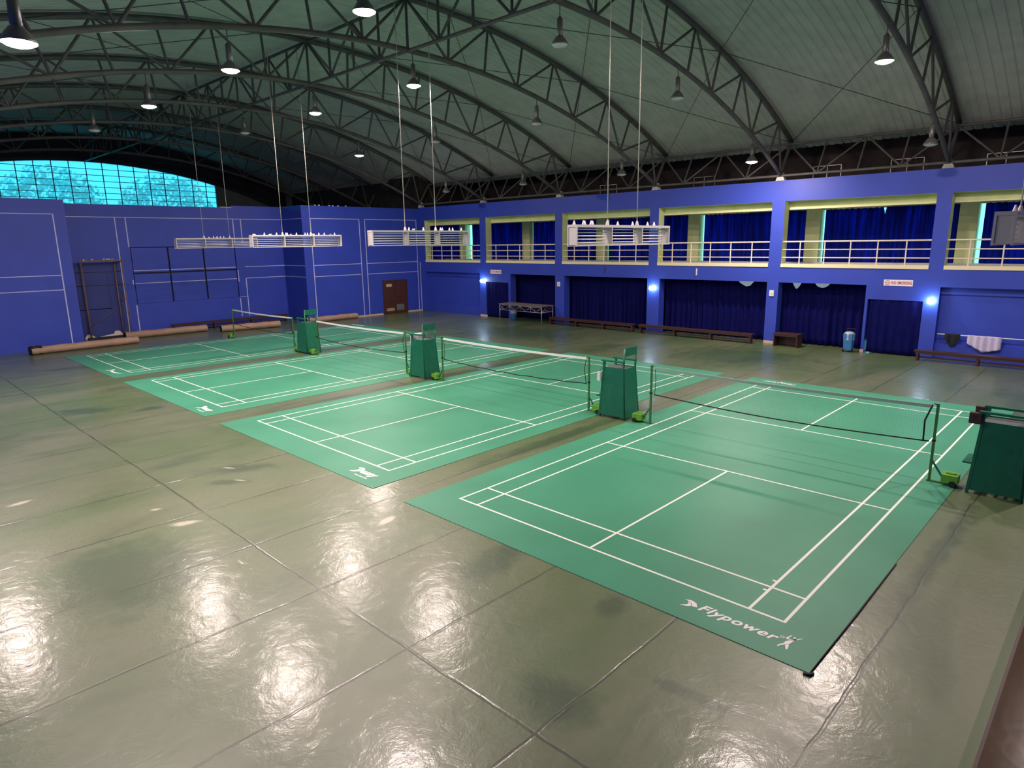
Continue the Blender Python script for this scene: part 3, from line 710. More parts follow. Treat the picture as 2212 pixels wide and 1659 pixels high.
for i in range(7):
    lab1 = 'ridge truss along the roof crown linking the %s arches from the camera' % BL[i]
    lab2 = 'zigzag eaves truss on the gallery wall between the %s arches' % BL[i]
    if i == 0: rb.location = (0, TY[0], 0); rb['label'] = lab1; wb.location = (0, TY[0], 0); wb['label'] = lab2
    else:
        dup(rb, (0, TY[i], 0), lab1)
        if i < 5: dup(wb, (0, TY[i], 0), lab2)
dup(t0, (0, -3.06, 0), 'arched roof truss overhead, just beyond the top right corner of the photo')
dup(rb, (0, TY[7], 0), 'ridge truss along the roof crown reaching the arched window')
dup(wb, (0, TY[0] - L, 0), 'zigzag eaves truss above the gallery wall at the right edge of the photo')
# crossed tie rods under the roof sheets
for i in range(5):
    for (ta, tb, nm) in ((0.5675, 1.0, 'lower gallery side'), (0.1135, 0.5675, 'upper gallery side'), (-0.5675, -0.1135, 'upper left side')):
        r = thing('cross_bracing', (0, 0, 0), 'thin crossed tie rods under the roof, %s, between %s arches' % (nm, BL[i]), 'bracing', 'crossed roof tie rods')
        for (p, q) in ((ta, tb), (tb, ta)):
            pts = []
            for k in range(9):
                f = k / 8; t = p + (q - p) * f; a = TP(t); pts.append((a[0], TY[i] + (TY[i + 1] - TY[i]) * f, a[2] - 0.05))
            # straight rod between the two ends
            a, b = Vector(pts[0]), Vector(pts[-1]); MB().tube([a, b], 0.014, 6).build('tie_rod', 'dark_steel', r)

# ---------------------------------------------------------------- high-bay lamps
def make_lamp(lit, drop):
    r = thing('high_bay_lamp', (0, 0, 0), '-', 'hanging lamp', 'high bay lamps under the roof trusses')
    MB().tube([(0, 0, 0.66), (0, 0, 0.66 + drop)], 0.014, 6).build('hanger', 'dark_steel', r)
    MB().lathe([(0.0, 0.70), (0.03, 0.70), (0.05, 0.66), (0.075, 0.645), (0.078, 0.25), (0.06, 0.22)], 16).build('ballast_housing', 'lamp_shell', r)
    MB().lathe([(0.06, 0.235), (0.10, 0.21), (0.165, 0.13), (0.215, 0.045), (0.235, 0.0), (0.228, 0.0), (0.205, 0.045), (0.155, 0.125), (0.09, 0.20), (0.0, 0.215)], 24).build('reflector_shade', 'lamp_shell', r)
    mb = MB(); mb.lathe([(0.0, -0.065), (0.09, -0.055), (0.17, -0.03), (0.226, 0.012)], 24)
    mb.f = [f[::-1] for f in mb.f]; mb.build('lens', 'lamp_on' if lit else 'lamp_lens_off', r)
    return r
def mouth(x):
    return {6.98: 9.80, 0.83: 9.27, 13.1: 9.30, 19.05: 7.72, -5.1: 7.58}[x]
LXS = {-5.1: 'far left slope', 0.83: 'left of the crown', 6.98: 'crown', 13.1: 'gallery side slope', 19.05: 'low end near the gallery wall'}
LIT = {(0, 6.98), (0, 13.1), (1, -5.1), (1, 0.83), (1, 19.05), (2, 0.83), (2, 6.98), (3, -5.1), (3, 0.83), (3, 6.98), (4, 13.1)}
lampsrc = {}
for i in range(5):
    for x in (-5.1, 0.83, 6.98, 13.1, 19.05):
        lit = (i, x) in LIT
        if x == -5.1 and not lit: continue
        z = mouth(x); drop = round(z_low(x) - 0.08 - z - 0.66, 3)
        lab = '%s lamp on the %s arch from the camera, %s' % ('glowing pink-white' if lit else 'unlit grey', ORD[i], LXS[x])
        key = (lit, x)
        if key not in lampsrc: lampsrc[key] = make_lamp(lit, drop); o = lampsrc[key]; o['label'] = lab
        else: o = dup(lampsrc[key], (0, 0, 0), lab)
        o.location = (x, TY[i], z)

for x in (13.1,):
    o = dup(lampsrc[(True, x)], (x, -3.06, mouth(x)), 'glowing lamp beyond the right photo edge, %s' % LXS[x])

# ---------------------------------------------------------------- hanging light racks over the gaps between courts
def make_rack():
    r = thing('hanging_light_rack', (0, 0, 0), '-', 'light rack', 'hanging fluorescent light racks')
    x0, x1, y0, y1, z0, z1 = 0, 4.15, 0, 0.28, 0, 0.50
    XD = [0.0, 1.42, 2.78, 4.15]
    mb = MB(); mb.box(x0, x1, y0, y1, z1 - 0.06, z1); mb.build('top_channel', 'rack', r)
    for ya, yb in ((y0, y0 + 0.035), (y1 - 0.035, y1)): MB().box(x0, x1, ya, yb, z0, z0 + 0.035).build('bottom_rail', 'rack', r)
    for i, x in enumerate(XD):
        w = 0.035
        xa = min(max(x - w / 2, 0), 4.15 - w)
        for ya, yb in ((y0, y0 + 0.035), (y1 - 0.035, y1)): MB().box(xa, xa + w, ya, yb, z0 + 0.035, z1 - 0.06).build('upright', 'rack', r)
        mb = MB(); mb.box(xa + 0.012, xa + 0.022, y0 + 0.035, y1 - 0.035, z0 + 0.035, z1 - 0.06); mb.build('divider_panel', 'rack', r)
    for i in range(3):
        for k in range(5):
            z = 0.085 + 0.078 * k
            MB().tube([(XD[i] + 0.07, 0.14, z), (XD[i + 1] - 0.07, 0.14, z)], 0.014, 8).build('tube', 'tube', r)
    for x in (1.40, 2.72):
        top = z_top(4.75 + x) + 0.05 - 4.60
        mb = MB().tube([(x, 0.14, z1 + 0.10), (x, 0.14, top)], 0.012, 6); mb.build('cable', 'cable', r)
        mb = MB().lathe([(0.05, 0), (0.045, 0.04), (0.02, 0.12), (0.0, 0.13)], 10, 0, (x, 0.14, z1)); mb.build('cable_gland', 'rack', r)
    return r
RK = [((4.72, 7.05, 4.58), 'hanging white light rack before the gallery, above the largest full chair'),
      ((4.74, 15.29, 4.64), 'hanging white light rack at picture centre, above the second chair from the left'),
      ((4.75, 23.76, 4.64), 'hanging white light rack on the left, the nearer of the overlapping pair'),
      ((4.72, 31.95, 4.64), 'leftmost hanging white light rack, partly hidden by the rack before it'),
      ((4.75, -1.16, 4.54), 'hanging light rack cut off by the right edge of the photo')]
r0 = make_rack(); r0.location = RK[0][0]; r0['label'] = RK[0][1]
for l, lab in RK[1:]: dup(r0, l, lab)
def shuttle_mesh():
    mb = MB(); mb.lathe([(0.0, 0.0), (0.009, 0.002), (0.013, 0.012), (0.013, 0.024), (0.016, 0.03), (0.034, 0.085), (0.033, 0.085), (0.014, 0.03)], 12); return mb
SH = [([0.18, 0.33, 0.50, 0.62, 0.73, 1.93, 2.55, 3.25, 3.42], 'nearest rack, before the gallery'), ([1.55, 1.78, 2.12, 2.92, 3.03, 3.38, 3.50, 3.88], 'rack at picture centre'),
      ([0.12, 0.60, 0.92, 1.10, 1.52, 1.66, 1.82, 2.02, 2.45, 2.60, 2.86, 3.12, 3.35, 3.64, 3.85], 'nearer rack of the left pair'),
      ([1.42, 1.62, 1.86, 1.98, 2.1, 2.28, 2.45], 'leftmost rack'), ([0.35], 'rack at the right edge')]
s0 = None
for (xs_, where), (l, _) in zip(SH, RK):
    for x in xs_:
        if s0 is None: s0 = shuttle_mesh().build('shuttlecock', 'shuttle'); o = s0
        else: o = s0.copy(); C.objects.link(o)
        tag(o, 'white shuttlecock stranded on top of the %s' % (('hanging ' + where) if len(xs_) > 1 else 'hanging ' + where), 'shuttlecock', 'shuttlecocks on the ' + where)
        tilt = random.choice([0, 0, 1]); 
        o.location = (l[0] + x, l[1] + random.uniform(0.05, 0.23), l[2] + 0.50 + (0.042 if tilt else 0.100))
        o.rotation_euler = (PI if not tilt else 1.85, 0, random.uniform(0, 6.28)); o.scale = (1.35,) * 3

# ---------------------------------------------------------------- gallery railings and curtains
BN = ['opening cut by the right photo edge', 'first whole opening from the right', 'second whole opening from the right', 'opening right behind the big hanging rack', 'second opening from the end wall', 'opening next to the end wall']
for i, (a, b) in enumerate(BAYS):
    r = thing('gallery_railing', (0, 0, 0), 'cream steel gallery railing in the ' + BN[i], 'railing', 'cream gallery railings')
    x = XR + 0.12
    for z, rr in ((4.55, 0.032), (4.21, 0.022), (3.87, 0.022)):
        MB().tube([(x, a, z), (x, b, z)], rr, 8, caps=False).build('top_rail' if z > 4.5 else 'rail', 'rail', r)
    for k in range(5):
        y = a + 0.86 + 1.025 * k
        MB().tube([(x, y, 3.59), (x, y, 4.54)], 0.026, 8, caps=False).build('post', 'rail', r)
CB = [('right', 0), ('left', 1)]
GAP = [0.22, 0.14, 0.05, 0.14, 0.05, 0.05, 0.36]
for i, (a, b) in enumerate(BAYS):
    p_lo = PILL[i - 1] + 0.33 if i else -3.2
    p_hi = PILL[i] - 0.33
    gap = {0: 0.16, 1: 0.10, 2: 0.12, 3: 0.04, 4: 0.03, 5: 0.40}[i]
    mid = p_lo + (p_hi - p_lo) * 0.52
    for s, (u, v) in enumerate(((p_lo + 0.02, mid + 0.05), (mid - 0.05, p_hi - gap))):
        tp = (lambda y, m_=mid: -0.55 * max(0, 1 - abs(y - m_) / 0.06) if True else 0) if i == 1 else None
        mb = MB(); wavy(mb, 'y', (25.60, 25.75)[s], u, v, 3.50, 6.0, 0.045, 0.24, 10 * i + s, bot=lambda y, q=i + s: 0.05 * math.sin(y * 1.4 + q) + 0.02 * math.sin(y * 5 + q), top=tp)
        o = mb.build('gallery_curtain', 'curtain_gal')
        tag(o, 'blue upstairs gallery curtain, %s half, in the %s' % (('right', 'left')[s], BN[i]), 'curtain', 'blue gallery curtains')
mb = MB(); wavy(mb, 'y', 25.66, 34.34, 38.1, 3.5, 6.0, 0.045, 0.24, 77); tag(mb.build('gallery_curtain', 'curtain_gal'), 'blue curtain in the gallery corner left of the farthest green pillar', 'curtain', 'blue gallery curtains')
# curtains of the ground-floor openings
def lowcurt(a, b, x, ztop, label, seed, top=None, zb=0.03, amp=0.085):
    mb = MB(); wavy(mb, 'y', x, a, b, zb, ztop, amp, 0.30, seed, top=top)
    return tag(mb.build('curtain', 'curtain'), label, 'curtain', 'navy curtains under the gallery')
def sag(cs):
    return lambda y: -sum(d * max(0, 1 - ((y - c) / w) ** 2) for c, d, w in cs)
lowcurt(22.0, 26.3, XR + 0.95, 2.80, 'dark navy curtain behind the trussed table under the gallery', 101)
lowcurt(15.8, 22.1, XR + 0.75, 2.80, 'wide navy curtain behind the bench farther from the camera, under the gallery', 102)
lowcurt(9.60, 15.75, XR + 0.75, 2.80, 'wide navy curtain behind the middle bench, one pale gap at its top', 103, sag([(11.0, 0.30, 0.42)]))
lowcurt(5.40, 9.62, XR + 0.70, 2.80, 'navy curtain behind the blue wheeled bin, two pale gaps at its top', 104, sag([(8.65, 0.33, 0.20), (7.55, 0.25, 0.38)]))
lowcurt(3.52, 5.38, XR + 0.05, 2.24, 'navy curtain hanging in the low doorway under the readable no smoking sign', 105, amp=0.035)
lowcurt(26.07, 28.0, XR + 0.05, 2.27, 'navy curtain hanging in the low doorway under the small distant sign', 106, amp=0.035)
mb = MB(); mb.box(XR + 1.55, XR + 1.58, 5.6, 15.2, 0.4, 2.95); struct(mb.build('window_9', 'glow_pane_dim'))  # glowing pane added behind the curtains so their top gaps look daylit
mb = MB(); mb.box(XR + 0.45, XR + 0.47, 5.36, 5.47, 0.02, 0.45); struct(mb.build('window_10', 'day_pane'))  # glowing strip added to stand for daylight at the curtain foot

# ---------------------------------------------------------------- things along the gallery wall
def sign(y0, y1, z0, z1, label, name='no_smoking_sign'):
    r = thing(name, (XR, (y0 + y1) / 2, z0), label, 'sign', 'no smoking signs')
    W, H = y1 - y0, z1 - z0
    MB().box(-0.02, 0, -W / 2, W / 2, 0, H).build('board', 'sign_white', r, bevel=0.004)
    me = text_mesh('NO SMOKING', W * 0.70, H * 0.52, 0.035)
    mb = MB(); mb.add([(-0.0215, W / 2 - W * 0.27 - v.co.x, H * 0.24 + v.co.y) for v in me.vertices], [tuple(p.vertices) for p in me.polygons]); mb.build('lettering', 'sign_red', r)
    mb = MB(); c = W / 2 - W * 0.135; R0, R1 = H * 0.30, H * 0.38; n = 24
    vs = []
    for k in range(n):
        a = 2 * PI * k / n; vs += [(-0.0215, c - R0 * math.cos(a), H / 2 + R0 * math.sin(a)), (-0.0215, c - R1 * math.cos(a), H / 2 + R1 * math.sin(a))]
    mb.add(vs, [(2 * k, 2 * ((k + 1) % n), 2 * ((k + 1) % n) + 1, 2 * k + 1) for k in range(n)])
    d = R0 * 0.7; mb.bar((-0.0215, c + d, H / 2 + d), (-0.0215, c - d, H / 2 - d), 0.02, 0.001)
    mb.bar((-0.0215, c + R0 * 0.7, H * 0.47), (-0.0215, c - R0 * 0.7, H * 0.47), 0.001, 0.022)
    mb.build('pictogram', 'sign_red', r)
    return r
sign(3.92, 4.95, 2.78, 3.02, 'large readable red and white no smoking sign above the right low doorway')
sign(26.64, 27.60, 2.78, 3.02, 'small distant red and white no smoking sign near the end wall')

def sconce(y, z, label):
    r = thing('wall_lamp', (XR, y, z), label, 'wall lamp', 'lit wall lamps on the piers')
    MB().box(-0.05, 0, -0.06, 0.06, -0.08, 0.08).build('wall_plate', 'white_plastic', r)
    mb = MB(); mb.lathe([(0.0, -0.11), (0.07, -0.09), (0.105, -0.03), (0.105, 0.03), (0.07, 0.09), (0.0, 0.11)], 18, 0, (-0.14, 0, 0)); mb.build('globe', 'sconce_on', r)
    return r
sconce(3.24, 2.24, 'glowing round wall lamp right of the readable no smoking sign')
sconce(15.68, 2.29, 'glowing round wall lamp on the pier between the two wide curtains')
sconce(28.30, 2.30, 'glowing round wall lamp near the end wall, left of the small sign')
for y, lab in ((9.46, 'small white switch box on the pier above the low dark box table'), (21.95, 'small white switch box on the pier beside the trussed table')):
    r = thing('switch_box', (XR, y, 2.16), lab, 'switch box', 'white switch boxes')
    MB().box(-0.05, 0, -0.10, 0.10, 0, 0.26).build('box', 'white_plastic', r, bevel=0.02); MB().box(-0.06, -0.05, -0.03, 0.03, 0.05, 0.13).build('switch', 'base_cream', r)

def bench(y0, y1, x, h, label, n=4, mtl='brown', d=0.34):
    r = thing('long_bench', (x, (y0 + y1) / 2, 0), label, 'bench', 'long dark benches')
    L = y1 - y0
    MB().box(-d / 2, d / 2, -L / 2, L / 2, h - 0.05, h).build('seat', mtl, r, bevel=0.006)
    MB().box(-d / 2 + 0.02, -d / 2 + 0.045, -L / 2 + 0.05, L / 2 - 0.05, h - 0.13, h - 0.05).build('apron', mtl, r)
    for k in range(n):
        y = -L / 2 + 0.12 + (L - 0.24) * k / (n - 1)
        MB().box(-d / 2 + 0.03, d / 2 - 0.03, y - 0.04, y + 0.04, 0, h - 0.05).build('leg', mtl, r)
    MB().box(-0.03, 0.03, -L / 2 + 0.1, L / 2 - 0.1, 0.10, 0.16).build('stretcher', mtl, r)
    return r
bench(16.35, 22.15, 21.45, 0.43, 'long dark brown bench under the gallery, the one farther from the camera')
bench(9.95, 16.05, 21.45, 0.45, 'long dark brown bench under the gallery, running from the glowing middle pier')
bench(-2.6, 3.45, 21.35, 0.40, 'long dark brown bench at the right edge, below the hanging cloths')
mb = bench(5.7, 12.7, 36.6, 0.45, 'dark brown bench along the end wall behind the rolled mats')
# this last one runs along x
mb.location = (9.15, 36.75, 0); mb.rotation_euler = (0, 0, PI / 2)

r = thing('box_table', (21.65, 8.47, 0), 'low dark red-brown open-fronted box table beside the pier', 'table')
for y in (-0.5, 0.5): MB().box(-0.3, 0.3, y - 0.02, y + 0.02, 0, 0.54).build('side_panel', 'brown', r)
MB().box(-0.33, 0.33, -0.54, 0.54, 0.54, 0.575).build('tabletop', 'brown', r, bevel=0.006)
MB().box(0.26, 0.3, -0.48, 0.48, 0.03, 0.54).build('back_panel', 'brown', r); MB().box(-0.3, -0.27, -0.48, 0.48, 0.46, 0.54).build('apron', 'brown', r)

r = thing('wheeled_bin', (21.75, 5.98, 0), 'blue wheeled bin stuffed with pale plastic, before a navy curtain', 'bin')
mb = MB(); mb.hexa([(-0.14, -0.15, 0.08), (0.16, -0.15, 0.08), (0.16, 0.15, 0.08), (-0.14, 0.15, 0.08)], [(-0.19, -0.19, 0.78), (0.19, -0.19, 0.78), (0.19, 0.19, 0.78), (-0.19, 0.19, 0.78)]); mb.build('body', 'bin_blue', r, bevel=0.015)
mb = MB(); mb.lathe([(0.19, 0.0), (0.20, 0.06), (0.17, 0.12), (0.10, 0.15), (0.0, 0.13)], 16, 0, (0, 0, 0.70)); mb.lathe([(0.215, -0.22), (0.205, -0.1), (0.205, 0.03)], 4, 0, (0, 0, 0.72)); mb.build('plastic_liner', 'bag', r)
for y in (-0.17, 0.17): MB().tube([(-0.08, y - 0.025, 0.08), (-0.08, y + 0.025, 0.08)], 0.08, 14).build('wheel', 'black', r)
MB().tube([(0.16, -0.14, 0.76), (0.2, -0.14, 0.95), (0.2, 0.14, 0.95), (0.16, 0.14, 0.76)], 0.014, 6).build('handle', 'black', r)

r = thing('trussed_table', (21.25, 23.9, 0), 'grey steel trussed table in the dark opening under the gallery', 'table')
W2, D2, H2 = 1.75, 0.55, 1.04
MB().box(-D2, D2, -W2, W2, H2, H2 + 0.035).build('tabletop', 'table_top', r)
for sx in (-1, 1):
    for sy in (-1, 1): MB().tube([(sx * (D2 - 0.05), sy * (W2 - 0.06), 0), (sx * (D2 - 0.05), sy * (W2 - 0.06), H2)], 0.024, 8).build('leg', 'alu', r)
for sx in (-1, 1):
    x = sx * (D2 - 0.05); mb = MB(); n = 4
    mb.tube([(x, -W2 + 0.06, H2 - 0.04), (x, W2 - 0.06, H2 - 0.04)], 0.018, 6); mb.tube([(x, -W2 + 0.06, H2 - 0.34), (x, W2 - 0.06, H2 - 0.34)], 0.018, 6)
    for k in range(n):
        ya, yb = -W2 + 0.06 + (2 * W2 - 0.12) * k / n, -W2 + 0.06 + (2 * W2 - 0.12) * (k + 1) / n; ym = (ya + yb) / 2
        mb.tube([(x, ya, H2 - 0.04), (x, ym, H2 - 0.34)], 0.013, 6); mb.tube([(x, yb, H2 - 0.04), (x, ym, H2 - 0.34)], 0.013, 6); mb.tube([(x, ya, H2 - 0.04), (x, ya, H2 - 0.34)], 0.013, 6)
    mb.build('side_truss', 'alu', r)
for sy in (-1, 1):
    y = sy * (W2 - 0.06); mb = MB(); a = D2 - 0.05
    mb.tube([(-a, y, H2 - 0.34), (a, y, H2 - 0.34)], 0.018, 6); mb.tube([(-a, y, H2 - 0.34), (0, y, H2 - 0.04), (a, y, H2 - 0.34)], 0.013, 6); mb.build('end_truss', 'alu', r)
r = thing('waste_bin', (21.5, 25.15, 0), 'blue round bin with a white top bag under the trussed table', 'bin')
MB().lathe([(0.0, 0.0), (0.17, 0.0), (0.23, 0.50), (0.24, 0.52), (0.22, 0.52), (0.0, 0.3)], 18).build('body', 'bin_blue', r)
MB().lathe([(0.225, 0.44), (0.235, 0.50), (0.18, 0.56), (0.11, 0.62), (0.0, 0.60)], 14).build('liner_bag', 'bag', r)

# rail with cloths in the right niche
r = thing('wall_rail', (XR + 0.1, 0.2, 0.98), 'white horizontal rail across the blue niche above the right bench', 'rail')
MB().tube([(0, -2.9, 0), (0, 2.72, 0)], 0.02, 8).build('bar', 'white_plastic', r)
for y in (-2.6, 0.0, 2.6): MB().tube([(0, y, 0), (0.24, y, -0.03)], 0.012, 6).build('bracket', 'alu', r)
def cloth(ya, yb, ztop, pts, x, label, mt, name, amp, seed):
    mb = MB(); n = 24
    def low(y):
        f = (y - ya) / (yb - ya)
        for (f0, z0), (f1, z1) in zip(pts, pts[1:]):
            if f0 <= f <= f1: return z0 + (z1 - z0) * (f - f0) / (f1 - f0 + 1e-9) - 0.30
        return pts[-1][1] - 0.30
    wavy(mb, 'y', x, ya, yb, 0.30, ztop, amp, 0.22, seed, bot=low, thick=0.02)
    return tag(mb.build(name, mt), label, 'cloth')
cloth(2.15, 2.66, 1.02, [(0, 0.82), (0.3, 0.62), (0.55, 0.50), (0.8, 0.72), (1, 0.80)], XR + 0.045, 'black cloth slung over the white rail in the right niche', 'cloth_black', 'black_cloth', 0.025, 8)
cloth(0.86, 1.92, 1.02, [(0, 0.55), (0.2, 0.48), (0.5, 0.40), (0.75, 0.55), (1, 0.70)], XR + 0.045, 'whitish net cloth hanging over the rail above the right bench', 'cloth_white', 'white_net_cloth', 0.03, 9)

# ---------------------------------------------------------------- end wall things
r = struct(MB().box(18.72, 20.60, YF - 0.05, YF - 0.005, 0, 2.24).build('door_1', 'door'))
mb = MB(); mb.box(18.66, 18.72, YF - 0.07, YF, 0, 2.30); mb.box(20.60, 20.66, YF - 0.07, YF, 0, 2.30); mb.box(18.66, 20.66, YF - 0.07, YF, 2.24, 2.30); mb.build('door_frame', 'door', r)
mb = MB(); mb.box(19.66, 19.68, YF - 0.058, YF - 0.05, 0.03, 2.2); mb.build('door_gap', 'black', r)
MB().box(18.92, 19.36, YF - 0.065, YF - 0.05, 1.86, 2.04).build('door_plate', 'base_cream', r)
MB().box(19.72, 20.34, YF - 0.065, YF - 0.05, 0.20, 0.62).build('door_vent', 'grey_plaster', r)
MB().box(18.86, 19.52, YF - 0.065, YF - 0.05, 0.20, 0.40).build('door_vent', 'roll', r)
MB().tube([(19.6, YF - 0.05, 1.0), (19.6, YF - 0.1, 1.0), (19.5, YF - 0.1, 1.0)], 0.012, 6).build('door_handle', 'alu', r)

def roll(a, b, rr, label, seed, cap=False, flat=0.85):
    a, b = Vector(a), Vector(b); d = (b - a); L = d.length; rz = math.atan2(d.y, d.x)
    r = thing('rolled_mat', tuple((a + b) / 2), label, 'rolled mat', 'brown rolled court mats', rz)
    rnd = random.Random(seed); mb = MB(); n = 20; m_ = 22
    o = len(mb.v)
    for i in range(m_ + 1):
        x = -L / 2 + L * i / m_; w = 1 + 0.05 * math.sin(i * 1.1 + seed) + rnd.uniform(-0.02, 0.02)
        for k in range(n):
            t = 2 * PI * k / n; y = rr * w * 1.1 * math.cos(t); z = rr * w * flat * math.sin(t)
            mb.v.append((x, y, max(0.0, z + rr * flat * 0.97)))
    for i in range(m_):
        for k in range(n):
            p, q = o + i * n + k, o + i * n + (k + 1) % n; mb.f.append([p, q, q + n, p + n]); mb.mi.append(0); mb.sm.append(True)
    mb.build('rolled_sheet', 'roll', r)
    for s in (-1, 1):                                   # spiral end of the roll
        mb = MB(); pts = []
        for k in range(60):
            t = k / 59 * 2 * PI * 3.2; q = rr * (0.15 + 0.80 * k / 59); pts.append((s * (L / 2 - 0.005), q * 1.08 * math.cos(t), max(0.012, rr * flat * 0.97 + q * flat * math.sin(t))))
        mb.tube(pts, 0.011, 5); mb.lathe([(0.0, 0), (rr * 0.95, 0)], 18); 
        k0 = len(mb.v) - 36
        for j in range(k0, len(mb.v)):
            x, y, z = mb.v[j]; mb.v[j] = (s * (L / 2 - 0.03), x * 1.05, max(0.008, rr * flat * 0.97 + y * flat))
        mb.build('roll_end', 'black', r)
    if cap:
        MB().tube([(-L / 2 - 0.05, 0, rr * flat), (-L / 2 + 0.42, 0, rr * flat)], rr * 1.03, 18).build('dark_end_wrap', 'black', r)
        MB().tube([(-L / 2 + 0.10, 0, rr * flat), (-L / 2 + 0.13, 0, rr * flat)], rr * 1.06, 18).build('wrap_band', 'lamp_shell', r)
    return r
roll((-1.55, 33.55, 0), (2.95, 33.75, 0), 0.21, 'brown rolled mat at far left with a dark wrapped end', 1, True)
roll((3.0, 35.9, 0), (7.15, 35.75, 0), 0.22, 'brown rolled mat in front of the rusty frame and boarded opening', 2)
roll((7.5, 34.6, 0), (10.75, 34.1, 0), 0.22, 'brown rolled mat just behind the lone distant net post', 3)
roll((12.6, 34.35, 0), (16.2, 34.3, 0), 0.21, 'brown rolled mat along the end wall left of the brown door', 4)

r = thing('rusty_steel_frame', (0, 0, 0), 'rusty steel frame leaning in the blue niche beside the left projecting wall', 'steel frame')
yf = YM - 0.55
for (x, y, zt) in ((1.66, yf, 4.05), (3.56, yf, 4.05), (3.30, YM - 0.12, 4.0), (1.78, YM - 0.12, 4.0)):
    MB().tube([(x, y, 0), (x, y, zt)], 0.035, 8).build('upright', 'rust', r)
MB().box(1.60, 3.62, yf - 0.04, yf + 0.04, 4.03, 4.12).build('top_beam', 'rust', r)
for (xa, xb) in ((1.66, 1.78), (3.56, 3.30)): MB().bar((xa, yf, 4.02), (xb, YM - 0.12, 3.98), 0.04, 0.04).build('top_side_bar', 'rust', r)
MB().bar((3.56, yf, 2.05), (3.30, YM - 0.12, 2.05), 0.04, 0.04).build('mid_side_bar', 'rust', r)
MB().tube([(1.7, YM - 0.1, 0.6), (3.15, YM - 0.1, 1.5)], 0.012, 6).build('brace_wire', 'rust', r)
MB().box(1.5, 3.9, 36.55, 36.75, 0.0, 0.14).build('foot_beam', 'black', r)
for x in (1.8, 2.25, 2.68, 2.82, 2.92, 3.1, 3.2):
    o = s0.copy(); C.objects.link(o); tag(o, 'white shuttlecock scrap on the top beam of the rusty frame', 'shuttlecock', 'shuttlecocks on the rusty frame')
    o.location = (x, yf, 4.12 + 0.04); o.rotation_euler = (1.85, 0, random.uniform(0, 6)); o.scale = (1.1,) * 3

for x in (14.0, 14.25, 15.1, 15.3, 15.75, 16.3):
    o = s0.copy(); C.objects.link(o); tag(o, 'white shuttlecock lying on top of the projecting right end wall', 'shuttlecock', 'shuttlecocks on the right end wall')
    o.location = (x, YF + 0.07, 7.08 + 0.045); o.rotation_euler = (1.85, 0, random.uniform(0, 6)); o.scale = (1.35,) * 3
for y, lab, mt in ((13.22, 'small white bracket sticking out of the blue beam above the middle bench', 'white_plastic'), (18.70, 'small dark bracket on the blue beam above the farther gallery bench', 'frame_blue')):
    r = thing('wall_bracket', (XR, y, 3.0), lab, 'bracket'); MB().hexa([(-0.05, -0.02, 0), (0, -0.02, 0), (0, 0.02, 0), (-0.05, 0.02, 0)], [(-0.03, -0.03, 0.32), (0, -0.03, 0.32), (0, 0.03, 0.32), (-0.03, 0.03, 0.32)]).build('arm', mt, r)

# ---------------------------------------------------------------- timber step at the near right corner
r = thing('timber_platform', (0, 0, 0), 'glossy dark brown timber platform at the bottom right corner', 'platform')
MB().box(-8.5, 21.0, -9.2, -2.17, 0.0, 0.16).build('deck', 'stage', r)
MB().box(-8.5, 21.0, -2.17, -2.14, 0.0, 0.16).build('front_board', 'brown', r)
mb = MB().box(-8.5, 21.0, -2.13, -2.03, 0.0, 0.002)
m = mat('green_margin_paint', (0.075, 0.12, 0.045), 0.35); M['margin'] = m
struct(mb.build('trim_9', 'margin'))

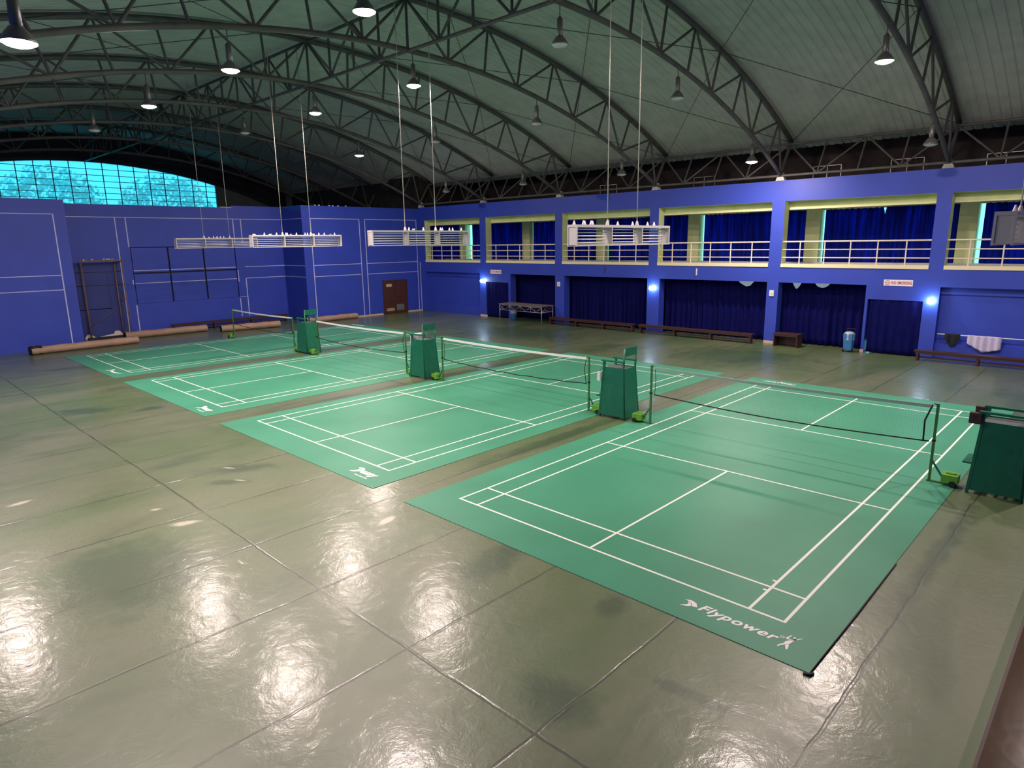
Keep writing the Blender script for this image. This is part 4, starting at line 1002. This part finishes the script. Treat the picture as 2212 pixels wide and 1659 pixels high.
# ---------------------------------------------------------------- outside: trees beyond the arched window
gm = MB().box(-30, 60, 54.0, 90, -0.3, -0.2); struct(gm.build('ground', 'leaf'))
for j, (cx_, cy_, cz, rr, lab) in enumerate(((-1.5, 62.0, 8.6, 3.9, 'leafy tree seen through the left part of the arched window'), (6.8, 65.0, 8.8, 4.0, 'leafy tree seen through the middle of the arched window'), (15.2, 62.5, 8.4, 3.9, 'leafy tree seen through the right end of the arched window'))):
    r = thing('tree', (cx_, cy_, -0.2), lab, 'tree', 'trees outside the arched window')
    MB().tube([(0, 0, 0), (0.1, 0, 3), (0, 0.1, cz)], [0.3, 0.22, 0.1], 8).build('trunk', 'brown', r)
    rnd = random.Random(50 + j); mb = MB()
    for _ in range(1700):
        u = Vector((rnd.gauss(0, 1), rnd.gauss(0, 1), rnd.gauss(0, 1))).normalized() * rr * rnd.uniform(0.55, 1.0); u.z *= 0.75
        a = Vector((rnd.gauss(0, 1), rnd.gauss(0, 1), rnd.gauss(0, 1))).normalized(); b = a.orthogonal().normalized(); c = a.cross(b)
        s = rnd.uniform(0.14, 0.32); p = u + Vector((0, 0, cz))
        mb.add([p - b * s, p - c * s * 0.5, p + b * s, p + c * s * 0.5], [(0, 1, 2, 3)])
    o = mb.build('foliage', 'leaf', r); o['kind'] = 'stuff'

# ---------------------------------------------------------------- world, camera, view
w = bpy.data.worlds.new('sky'); bpy.context.scene.world = w; w.use_nodes = True
bg = w.node_tree.nodes['Background']; bg.inputs[0].default_value = (0.85, 0.95, 1.0, 1); bg.inputs[1].default_value = 2.2

cam = bpy.data.cameras.new('camera'); co = bpy.data.objects.new('camera', cam); C.objects.link(co)
cam.sensor_fit = 'HORIZONTAL'; cam.sensor_width = 36.0; cam.lens = 36.0 * 1412.25 / 2212; cam.clip_start = 0.05; cam.clip_end = 300
pitch, roll_, yaw = -0.213021, -0.014832, 0.766663
f = Vector((math.cos(yaw) * math.cos(pitch), math.sin(yaw) * math.cos(pitch), math.sin(pitch)))
rt = Vector((math.sin(yaw), -math.cos(yaw), 0)); up = rt.cross(f)
r2 = rt * math.cos(roll_) + up * math.sin(roll_); u2 = up * math.cos(roll_) - rt * math.sin(roll_)
mw = Matrix((( r2.x, u2.x, -f.x, -7.5987), (r2.y, u2.y, -f.y, -2.6529), (r2.z, u2.z, -f.z, 4.6908), (0, 0, 0, 1)))
co.matrix_world = mw
sc = bpy.context.scene; sc.camera = co
sc.view_settings.view_transform = 'Standard'; sc.view_settings.look = 'None'; sc.view_settings.gamma = 1.0
sc.view_settings.use_curve_mapping = False; sc.view_settings.exposure = 0.0
sc.cycles.use_denoising = True
